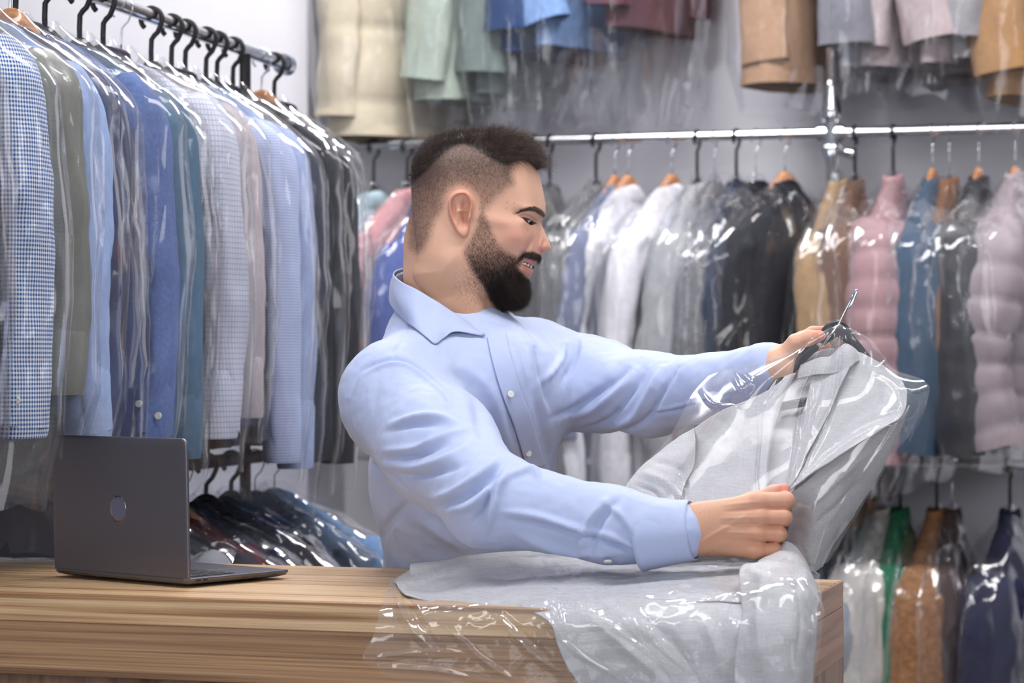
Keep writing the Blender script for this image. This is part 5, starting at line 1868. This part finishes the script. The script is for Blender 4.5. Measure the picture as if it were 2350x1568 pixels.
# back of the jacket seen inside the neck, behind the hanger
sheet('lining', [[(1812, 835, 3.60), (1860, 815, 3.605), (1900, 800, 3.60), (1945, 805, 3.595)],
                 [(1762, 900, 3.57), (1810, 880, 3.59), (1870, 865, 3.59), (1930, 860, 3.575)],
                 [(1745, 980, 3.53), (1790, 960, 3.55), (1850, 950, 3.55), (1900, 945, 3.54)],
                 [(1735, 1080, 3.47), (1770, 1070, 3.49), (1815, 1060, 3.49), (1850, 1050, 3.47)],
                 [(1740, 1160, 3.42), (1765, 1160, 3.43), (1795, 1160, 3.43), (1815, 1150, 3.42)]], 50, 40, M['lining'], jk, [([(1790, 900), (1770, 1000), (1760, 1100)], 10, 0.004), ([(1840, 900), (1820, 1000), (1800, 1100)], 10, -0.004)], 0.0015, **J)
# left front (viewer's left)
sheet('front_panel', [[(1590, 985, 3.525), (1650, 945, 3.545), (1720, 915, 3.555), (1765, 893, 3.555), (1800, 868, 3.555)],
                      [(1592, 1030, 3.515), (1650, 1000, 3.53), (1700, 975, 3.535), (1742, 955, 3.535), (1757, 940, 3.53)],
                      [(1588, 1080, 3.50), (1640, 1060, 3.505), (1690, 1045, 3.505), (1732, 1030, 3.505), (1750, 1020, 3.50)],
                      [(1560, 1130, 3.48), (1620, 1120, 3.475), (1680, 1110, 3.47), (1725, 1100, 3.465), (1745, 1092, 3.46)],
                      [(1540, 1180, 3.455), (1610, 1185, 3.44), (1670, 1190, 3.43), (1720, 1190, 3.425), (1760, 1180, 3.42)]], 90, 90, lm, jk,
      [([(1600, 1000), (1650, 1040), (1740, 1060)], 20, 0.004), ([(1740, 950), (1745, 1020), (1738, 1100)], 5, 0.004), ([(1590, 985), (1594, 1040), (1560, 1120)], 5, -0.004),
       ([(1650, 960), (1700, 990), (1745, 985)], 14, -0.003)], 0.003, 12, **J)
# left sleeve
sheet('sleeve', [[(1592, 983, 3.525), (1560, 1000, 3.535), (1500, 1048, 3.54), (1455, 1090, 3.53), (1425, 1128, 3.515)],
                 [(1596, 1020, 3.505), (1560, 1045, 3.50), (1510, 1080, 3.50), (1470, 1110, 3.50), (1440, 1135, 3.50)],
                 [(1592, 1070, 3.49), (1560, 1090, 3.485), (1520, 1110, 3.48), (1490, 1130, 3.48), (1460, 1148, 3.485)],
                 [(1568, 1120, 3.475), (1550, 1135, 3.47), (1530, 1150, 3.465), (1510, 1160, 3.46), (1490, 1170, 3.46)],
                 [(1550, 1200, 3.45), (1540, 1205, 3.45), (1525, 1210, 3.445), (1510, 1210, 3.44), (1490, 1210, 3.44)]], 70, 80, lm, jk,
      [([(1480, 1090), (1530, 1110), (1560, 1150)], 10, 0.005), ([(1500, 1060), (1560, 1080), (1580, 1120)], 10, -0.004), ([(1460, 1115), (1500, 1130), (1530, 1160)], 7, -0.004)], 0.004, 14, **J)
# right front with shoulder
sheet('front_panel', [[(1945, 800, 3.560), (1985, 815, 3.555), (2025, 838, 3.545), (2062, 868, 3.53), (2082, 900, 3.51)],
                      [(1925, 880, 3.535), (1965, 880, 3.53), (2010, 885, 3.52), (2050, 905, 3.505), (2078, 935, 3.49)],
                      [(1885, 975, 3.49), (1930, 960, 3.49), (1975, 955, 3.48), (2025, 952, 3.47), (2066, 962, 3.465)],
                      [(1850, 1050, 3.445), (1890, 1030, 3.44), (1935, 1012, 3.435), (1985, 995, 3.43), (2040, 975, 3.44)],
                      [(1812, 1128, 3.395), (1850, 1098, 3.395), (1905, 1060, 3.40), (1965, 1020, 3.41), (2045, 975, 3.445)]], 100, 90, lm, jk,
      [([(1850, 1090), (1930, 1010), (2040, 930)], 16, 0.005), ([(1900, 1000), (1960, 940), (2040, 890)], 14, -0.004), ([(1980, 830), (2020, 880), (2060, 950)], 14, 0.004),
       ([(1870, 1040), (1960, 985), (2050, 950)], 8, -0.003)], 0.003, 12, **J)
# lapel folded back
sheet('lapel', [[(1868, 838, 3.575), (1895, 832, 3.565), (1925, 832, 3.552), (1948, 846, 3.540)],
                [(1858, 890, 3.555), (1885, 878, 3.548), (1915, 868, 3.54), (1945, 855, 3.528)],
                [(1840, 980, 3.515), (1862, 968, 3.51), (1885, 960, 3.503), (1906, 945, 3.495)],
                [(1822, 1060, 3.465), (1838, 1050, 3.46), (1852, 1040, 3.455), (1864, 1022, 3.45)],
                [(1808, 1125, 3.40), (1812, 1120, 3.40), (1815, 1116, 3.40), (1818, 1108, 3.40)]], 80, 40, lm, jk, [([(1948, 850), (1900, 950), (1825, 1095)], 6, 0.003)], 0.0015, 12, **J)
sheet('lapel', [[(1800, 866, 3.548), (1808, 862, 3.545), (1818, 858, 3.545), (1826, 856, 3.55)],
                [(1756, 938, 3.522), (1768, 934, 3.518), (1782, 928, 3.518), (1794, 925, 3.525)],
                [(1748, 1015, 3.49), (1757, 1013, 3.488), (1766, 1010, 3.488), (1774, 1008, 3.495)],
                [(1742, 1100, 3.45), (1750, 1100, 3.448), (1757, 1098, 3.448), (1764, 1097, 3.455)],
                [(1750, 1170, 3.415), (1756, 1170, 3.414), (1762, 1170, 3.414), (1768, 1170, 3.418)]], 70, 20, lm, jk, (), 0.001, 12, **J)
# collar standing round the hanger neck
sheet('collar', [[(1838, 838, 3.585), (1880, 822, 3.565), (1905, 818, 3.56), (1925, 800, 3.555), (1940, 790, 3.560), (1960, 800, 3.575), (1975, 815, 3.59)],
                 [(1832, 856, 3.582), (1875, 842, 3.556), (1905, 838, 3.550), (1930, 818, 3.545), (1955, 806, 3.548), (1972, 815, 3.565), (1982, 826, 3.585)],
                 [(1830, 870, 3.580), (1872, 860, 3.552), (1908, 858, 3.546), (1940, 850, 3.538), (1965, 832, 3.542), (1978, 828, 3.562), (1985, 836, 3.582)]], 24, 70, lm, jk, (), 0.001, 12, **J)
# right sleeve: falls from the shoulder behind the fold
sheet('sleeve', [[(1812, 1135, 3.400), (1870, 1090, 3.420), (1940, 1040, 3.440), (2010, 992, 3.460), (2062, 962, 3.475), (2085, 930, 3.500)],
                 [(1815, 1165, 3.415), (1865, 1130, 3.410), (1930, 1085, 3.425), (1990, 1050, 3.450), (2040, 1030, 3.480), (2062, 1000, 3.520)],
                 [(1812, 1200, 3.435), (1860, 1175, 3.415), (1910, 1150, 3.425), (1960, 1125, 3.460), (2000, 1110, 3.490), (2020, 1085, 3.530)],
                 [(1808, 1240, 3.450), (1850, 1225, 3.420), (1890, 1210, 3.425), (1930, 1195, 3.455), (1958, 1180, 3.495), (1975, 1160, 3.535)],
                 [(1818, 1275, 3.460), (1845, 1275, 3.425), (1870, 1270, 3.425), (1892, 1262, 3.445), (1910, 1250, 3.480), (1920, 1235, 3.520)],
                 [(1835, 1300, 3.470), (1850, 1308, 3.435), (1862, 1312, 3.430), (1872, 1312, 3.445), (1880, 1306, 3.470), (1886, 1295, 3.510)]], 100, 90, lm, jk,
      [([(1840, 1180), (1900, 1120), (1990, 1040)], 8, 0.004), ([(1850, 1220), (1920, 1160), (1980, 1100)], 8, -0.004), ([(1840, 1150), (1900, 1100), (1980, 1030)], 7, -0.003)], 0.0035, 16, **J)
# sleeve end draped over the counter edge
sheet('sleeve', [[(1788, 1262, 3.36), (1806, 1248, 3.365), (1830, 1262, 3.37), (1852, 1290, 3.37), (1866, 1325, 3.36)],
                 [(1745, 1290, 3.31), (1780, 1275, 3.30), (1815, 1278, 3.30), (1848, 1305, 3.305), (1870, 1345, 3.31)],
                 [(1705, 1305, 3.25), (1745, 1300, 3.215), (1800, 1305, 3.205), (1845, 1330, 3.215), (1872, 1370, 3.25)],
                 [(1698, 1345, 3.19), (1745, 1345, 3.145), (1800, 1350, 3.13), (1850, 1370, 3.14), (1875, 1400, 3.19)],
                 [(1700, 1430, 3.135), (1745, 1430, 3.105), (1800, 1435, 3.095), (1850, 1440, 3.105), (1876, 1450, 3.15)],
                 [(1692, 1520, 3.12), (1742, 1520, 3.095), (1796, 1520, 3.085), (1845, 1520, 3.095), (1868, 1520, 3.14)],
                 [(1688, 1620, 3.11), (1742, 1620, 3.09), (1796, 1620, 3.08), (1838, 1620, 3.09), (1858, 1620, 3.13)]], 120, 60, lm, jk,
      [([(1760, 1290), (1740, 1400), (1755, 1560)], 14, 0.005), ([(1820, 1300), (1840, 1420), (1820, 1560)], 14, -0.004), ([(1720, 1310), (1760, 1330), (1840, 1335)], 10, 0.004)], 0.004, 14, **J)
# body lying on the counter
G = [[(905, 1335, 3.60), (960, 1300, 3.63), (1060, 1278, 3.64), (1200, 1268, 3.62), (1340, 1280, 3.58), (1480, 1288, 3.54), (1600, 1292, 3.50), (1720, 1296, 3.46), (1800, 1300, 3.42)],
     [(908, 1340, 3.54), (985, 1325, 3.53), (1070, 1302, 3.54), (1200, 1292, 3.52), (1340, 1300, 3.49), (1480, 1304, 3.45), (1600, 1308, 3.42), (1720, 1310, 3.38), (1800, 1315, 3.34)],
     [(915, 1352, 3.47), (1000, 1352, 3.44), (1090, 1340, 3.43), (1200, 1328, 3.43), (1340, 1326, 3.40), (1480, 1328, 3.37), (1600, 1330, 3.33), (1720, 1332, 3.29), (1800, 1335, 3.27)],
     [(925, 1362, 3.41), (1020, 1378, 3.36), (1100, 1372, 3.34), (1200, 1358, 3.34), (1340, 1350, 3.32), (1480, 1352, 3.28), (1600, 1352, 3.25), (1720, 1355, 3.22), (1800, 1358, 3.20)],
     [(935, 1368, 3.375), (1040, 1396, 3.305), (1115, 1408, 3.275), (1200, 1392, 3.275), (1340, 1368, 3.27), (1480, 1378, 3.225), (1600, 1380, 3.20), (1720, 1385, 3.17), (1800, 1390, 3.155)]]
sheet('back_panel', G, 110, 240, lm, jk, [([(960, 1318), (1100, 1290), (1400, 1292)], 10, 0.006), ([(1000, 1332), (1150, 1312), (1450, 1312)], 7, -0.006), ([(1250, 1350), (1400, 1325), (1650, 1335)], 14, 0.005),
      ([(1350, 1345), (1500, 1330), (1690, 1345)], 9, -0.004), ([(930, 1350), (1010, 1352), (1080, 1330)], 8, -0.005), ([(1100, 1390), (1200, 1370), (1330, 1355)], 9, 0.004)], 0.004, 12, **J)
# rolled hem at the left with an open end
rc = smoothpath([K(945, 1316, 3.585), K(1000, 1308, 3.585), K(1100, 1290, 3.60), K(1240, 1280, 3.60), K(1380, 1284, 3.56)], 50)
T, N_, B_ = frames(rc)
a = np.linspace(0.3, 2 * math.pi + 0.9, 34)
rr = (np.linspace(0.030, 0.018, 50)[:, None]) * (1 - 0.18 * (a / 7)[None]) * (1 + 0.08 * fbm(np.stack([np.cos(a)[None] + 0 * rc[:, :1], np.sin(a)[None] + 0 * rc[:, :1], rc[:, :1] * 14 + 0 * a[None]], -1), 2))
V = rc[:, None] + rr[..., None] * (0.95 * np.cos(a)[None, :, None] * N_[:, None] + 0.50 * np.sin(a)[None, :, None] * B_[:, None])
o = mesh_obj('rolled_hem', V.reshape(-1, 3) - JO, grid_faces(50, 34), lm, jk)
s_ = o.modifiers.new('thickness', 'SOLIDIFY'); s_.thickness = 0.0022
# front hem panel hanging over the counter edge
sheet('front_panel', [[(1180, 1385, 3.30), (1280, 1362, 3.29), (1400, 1362, 3.27), (1520, 1370, 3.235), (1640, 1378, 3.205), (1740, 1384, 3.18)],
                      [(1205, 1400, 3.262), (1290, 1385, 3.245), (1400, 1388, 3.222), (1520, 1392, 3.198), (1640, 1398, 3.172), (1740, 1404, 3.150)],
                      [(1262, 1430, 3.215), (1310, 1425, 3.205), (1400, 1425, 3.188), (1520, 1430, 3.168), (1640, 1435, 3.147), (1740, 1440, 3.128)],
                      [(1278, 1475, 3.205), (1330, 1475, 3.195), (1410, 1475, 3.18), (1520, 1475, 3.158), (1640, 1480, 3.137), (1740, 1480, 3.12)],
                      [(1302, 1530, 3.20), (1350, 1530, 3.192), (1425, 1530, 3.175), (1525, 1530, 3.152), (1640, 1530, 3.132), (1740, 1530, 3.115)],
                      [(1360, 1620, 3.195), (1400, 1620, 3.185), (1460, 1620, 3.17), (1540, 1620, 3.148), (1640, 1620, 3.13), (1740, 1620, 3.11)]], 110, 130, lm, jk,
      [([(1330, 1400), (1420, 1470), (1520, 1560)], 16, 0.005), ([(1450, 1400), (1540, 1470), (1600, 1560)], 14, -0.004), ([(1600, 1400), (1640, 1480), (1660, 1560)], 14, 0.004)], 0.004, 12, **J)

# hanger of the held jacket
hg = empty('clothes_hanger', tuple(K(1925, 748, 3.575)))
tag(hg, 'grey plastic hanger with a chrome hook held in the far hand', 'hanger')
HO = np.array(hg.location)
hk = smoothpath([K(1922, 752, 3.575), K(1936, 722, 3.572), K(1950, 695, 3.57), K(1958, 676, 3.570), K(1963, 667, 3.566), K(1966, 668, 3.560), K(1962, 682, 3.553), K(1954, 698, 3.549), K(1949, 706, 3.548)], 60)
mb = MB(); mb.tube(hk - HO, 0.0019, 12); mb.build('hook', M['chrome'], hg, smooth=True)
M['hanger_grey'] = mat('dark_grey_plastic', rgb(58, 60, 66), 0.3)


def flatbar(name, pts, w, h, m, parent, org, n=14):
    pts = np.asarray(pts)
    T, N_, B_ = frames(pts)
    a = np.arange(n) * 2 * math.pi / n
    w = np.broadcast_to(w, (len(pts),)); h = np.broadcast_to(h, (len(pts),))
    V = pts[:, None] + np.cos(a)[None, :, None] * N_[:, None] * w[:, None, None] + np.sin(a)[None, :, None] * B_[:, None] * h[:, None, None]
    Fc = [tuple(f) for f in grid_faces(len(pts), n, True)] + [tuple(range(n)), tuple(range((len(pts) - 1) * n, len(pts) * n))]
    return mesh_obj(name, V.reshape(-1, 3) - org, Fc, m, parent)


bar = smoothpath([K(1764, 925, 3.575), K(1785, 885, 3.585), K(1835, 828, 3.590), K(1885, 780, 3.588), K(1922, 754, 3.585), K(1960, 790, 3.595), K(2005, 845, 3.60), K(2040, 900, 3.590)], 60)
flatbar('shoulder_bar', bar, 0.006, 0.5 * (0.013 + 0.010 * np.exp(-((np.linspace(0, 1, 60) - 0.55) / 0.12) ** 2) + 0.008 * np.exp(-((np.linspace(0, 1, 60) - 0.03) / 0.10) ** 2)) * 1.15, M['hanger_grey'], hg, HO)
bar = smoothpath([K(1762, 940, 3.540), K(1800, 932, 3.548), K(1858, 921, 3.552), K(1950, 905, 3.555), K(2050, 888, 3.552)], 30)
flatbar('trouser_bar', bar, 0.004, 0.0065, M['hanger_grey'], hg, HO)
# ---------------------------------------------------------------- clear bag over the held jacket
M['film_held'] = film_mat('film_held', 0.05, 0.38, 0.10, 0.06, 7, stretch=(1, 1, 1), edge=0.15)
bg = empty('garment_bag', tuple(JO))
tag(bg, 'large clear plastic bag over the light grey jacket in the man\'s hands', 'garment bag')
BJ = dict(org=JO, th=0)
fm = M['film_held']
fan_top = [([(1925, 750), (1870, 850), (1858, 1000)], 5, 0.006), ([(1928, 752), (1900, 850), (1850, 1000), (1822, 1110)], 5, 0.006), ([(1920, 752), (1862, 790), (1800, 880), (1760, 930)], 6, 0.005),
           ([(1935, 760), (1925, 860), (1905, 960), (1840, 1100)], 5, 0.005), ([(1945, 760), (1958, 830), (1950, 880)], 4, 0.005), ([(1950, 758), (1985, 800), (1982, 850)], 4, 0.005),
           ([(2000, 800), (2030, 830), (2003, 845), (2000, 800)], 3, 0.004), ([(2010, 860), (2060, 900), (2060, 960), (1990, 1070), (1900, 1200)], 4, 0.005),
           ([(2063, 895), (2100, 900), (2130, 888)], 4, 0.005), ([(1860, 870), (1840, 930), (1815, 1100)], 4, 0.005), ([(1500, 1060), (1545, 1110), (1560, 1150)], 3, 0.005), ([(1520, 1050), (1570, 1100), (1575, 1150)], 3, -0.005),
           ([(1690, 850), (1725, 880), (1705, 900), (1680, 850)], 5, 0.006), ([(1610, 900), (1640, 930), (1700, 935)], 4, 0.004), ([(1830, 1110), (1930, 1020), (2070, 940)], 4, 0.004)]
sheet('upper_film', [
    [(1925, 746, 3.570), (1925, 746, 3.568), (1926, 746, 3.566), (1927, 746, 3.565), (1928, 746, 3.564), (1929, 747, 3.566), (1930, 747, 3.568)],
    [(1800, 812, 3.60), (1850, 792, 3.555), (1890, 785, 3.545), (1925, 782, 3.54), (1960, 778, 3.54), (1985, 775, 3.55), (2000, 780, 3.575)],
    [(1690, 825, 3.66), (1770, 845, 3.54), (1850, 850, 3.525), (1920, 850, 3.515), (1985, 838, 3.52), (2025, 835, 3.535), (2045, 842, 3.56)],
    [(1602, 890, 3.64), (1700, 905, 3.53), (1790, 915, 3.505), (1880, 925, 3.49), (1970, 915, 3.49), (2050, 890, 3.49), (2132, 888, 3.50)],
    [(1530, 1010, 3.56), (1640, 990, 3.505), (1745, 995, 3.475), (1850, 1000, 3.45), (1950, 985, 3.445), (2030, 965, 3.45), (2095, 985, 3.47)],
    [(1440, 1105, 3.53), (1590, 1080, 3.475), (1720, 1080, 3.445), (1822, 1075, 3.42), (1915, 1050, 3.40), (1990, 1035, 3.41), (2052, 1040, 3.44)],
    [(1425, 1150, 3.50), (1570, 1150, 3.45), (1710, 1150, 3.42), (1815, 1140, 3.385), (1885, 1120, 3.36), (1950, 1110, 3.37), (2010, 1110, 3.42)],
    [(1430, 1200, 3.47), (1570, 1215, 3.43), (1710, 1215, 3.40), (1812, 1215, 3.365), (1865, 1205, 3.33), (1915, 1195, 3.335), (1962, 1190, 3.39)],
    [(1440, 1250, 3.45), (1580, 1262, 3.42), (1710, 1270, 3.39), (1800, 1280, 3.37), (1850, 1290, 3.315), (1875, 1295, 3.31), (1898, 1290, 3.35)]],
    230, 230, fm, bg, fan_top, 0.0015, 7, ridge=0.0012, rfreq=6, seed=2, **BJ)
# loose corner flap at the right
sheet('corner_flap', [[(2062, 862, 3.52), (2095, 872, 3.505), (2134, 888, 3.50)], [(2066, 915, 3.50), (2100, 940, 3.485), (2118, 955, 3.49)], [(2064, 965, 3.485), (2078, 992, 3.48), (2086, 1016, 3.485)]],
      60, 50, fm, bg, [([(2134, 888), (2090, 905), (2062, 900)], 4, 0.004), ([(2134, 888), (2095, 950), (2066, 965)], 4, -0.004), ([(2120, 900), (2100, 960), (2086, 1012)], 3, 0.004)], 0.001, 20, ridge=0.0015, rfreq=16, seed=5, **BJ)
low_cr = [([(1130, 1270), (1290, 1375), (1450, 1470), (1570, 1560)], 6, 0.008), ([(1210, 1265), (1400, 1400), (1560, 1568)], 5, 0.006), ([(1330, 1330), (1470, 1450), (1620, 1568)], 6, 0.008),
          ([(1420, 1390), (1540, 1480), (1610, 1568)], 5, -0.006), ([(1470, 1405), (1530, 1490), (1640, 1568)], 5, 0.006), ([(1240, 1400), (1300, 1480), (1440, 1568)], 7, 0.007),
          ([(905, 1345), (925, 1420), (1000, 1500)], 9, 0.010), ([(915, 1340), (960, 1420), (1012, 1495)], 7, -0.008), ([(1020, 1440), (1130, 1530), (1200, 1568)], 8, 0.009), ([(1140, 1420), (1220, 1500), (1290, 1545)], 8, 0.009),
          ([(1160, 1420), (1240, 1490), (1280, 1540)], 6, -0.007), ([(845, 1515), (960, 1500), (1080, 1500)], 7, 0.007), ([(870, 1530), (1000, 1540), (1120, 1560)], 7, 0.007), ([(1180, 1540), (1240, 1480), (1235, 1440)], 6, 0.006),
          ([(1260, 1400), (1290, 1440), (1280, 1380)], 5, 0.006), ([(1470, 1405), (1480, 1450), (1500, 1470)], 7, 0.008), ([(1650, 1430), (1640, 1500), (1630, 1560)], 6, 0.007), ([(1690, 1440), (1700, 1500), (1640, 1545)], 6, 0.007),
          ([(1800, 1290), (1850, 1380), (1850, 1500)], 5, 0.006), ([(1830, 1300), (1868, 1400), (1860, 1460)], 5, 0.006), ([(1700, 1350), (1680, 1420), (1700, 1450)], 5, 0.005),
          ([(1260, 1272), (1285, 1300), (1250, 1310)], 5, 0.006), ([(1540, 1270), (1560, 1300), (1500, 1325)], 5, 0.006), ([(1010, 1330), (1180, 1310), (1330, 1330)], 6, 0.004)]
sheet('lower_film', [
    [(900, 1330, 3.62), (1010, 1285, 3.65), (1120, 1266, 3.66), (1240, 1262, 3.64), (1360, 1272, 3.60), (1480, 1280, 3.56), (1600, 1282, 3.52), (1720, 1288, 3.46), (1800, 1282, 3.40), (1868, 1300, 3.38)],
    [(895, 1345, 3.53), (1000, 1318, 3.55), (1120, 1295, 3.55), (1240, 1288, 3.53), (1360, 1294, 3.49), (1480, 1300, 3.45), (1600, 1302, 3.42), (1720, 1302, 3.36), (1810, 1290, 3.28), (1876, 1330, 3.28)],
    [(885, 1362, 3.43), (1000, 1352, 3.42), (1120, 1335, 3.42), (1240, 1325, 3.41), (1360, 1325, 3.38), (1480, 1328, 3.35), (1600, 1330, 3.30), (1715, 1325, 3.22), (1812, 1318, 3.18), (1880, 1360, 3.21)],
    [(878, 1385, 3.33), (1000, 1385, 3.30), (1120, 1385, 3.26), (1240, 1375, 3.26), (1360, 1362, 3.26), (1480, 1368, 3.21), (1600, 1370, 3.18), (1710, 1365, 3.13), (1815, 1360, 3.10), (1880, 1395, 3.14)],
    [(868, 1425, 3.26), (985, 1430, 3.23), (1110, 1435, 3.215), (1230, 1430, 3.20), (1360, 1425, 3.185), (1480, 1425, 3.165), (1600, 1430, 3.14), (1708, 1430, 3.10), (1815, 1435, 3.07), (1880, 1450, 3.10)],
    [(855, 1470, 3.235), (975, 1480, 3.215), (1100, 1480, 3.20), (1230, 1478, 3.185), (1360, 1478, 3.17), (1480, 1478, 3.15), (1600, 1480, 3.125), (1705, 1480, 3.09), (1812, 1480, 3.06), (1874, 1490, 3.09)],
    [(838, 1518, 3.225), (965, 1530, 3.21), (1090, 1530, 3.195), (1225, 1530, 3.18), (1360, 1530, 3.165), (1480, 1530, 3.145), (1600, 1530, 3.12), (1705, 1530, 3.085), (1808, 1530, 3.055), (1866, 1530, 3.085)],
    [(935, 1568, 3.22), (1010, 1580, 3.205), (1110, 1590, 3.19), (1230, 1600, 3.175), (1360, 1610, 3.16), (1480, 1610, 3.14), (1600, 1610, 3.115), (1705, 1610, 3.08), (1805, 1610, 3.05), (1860, 1610, 3.08)]],
    260, 420, fm, bg, low_cr, 0.003, 9, ridge=0.0042, rfreq=8, fine=0.0016, seed=7, **BJ)
# the film's back layer behind the jacket
sheet('back_film', [
    [(1925, 748, 3.580), (1935, 750, 3.600), (1940, 752, 3.600), (1935, 750, 3.580)],
    [(1800, 830, 3.650), (1900, 820, 3.650), (1980, 820, 3.620), (2040, 850, 3.570)],
    [(1560, 990, 3.640), (1750, 960, 3.640), (1930, 940, 3.600), (2080, 940, 3.520)],
    [(1430, 1110, 3.650), (1680, 1090, 3.630), (1870, 1070, 3.590), (2040, 1050, 3.530)],
    [(1440, 1180, 3.610), (1650, 1180, 3.580), (1820, 1170, 3.550), (1960, 1170, 3.490)]], 90, 90, fm, bg, (), 0.004, 8, ridge=0.003, rfreq=7, seed=9, **BJ)
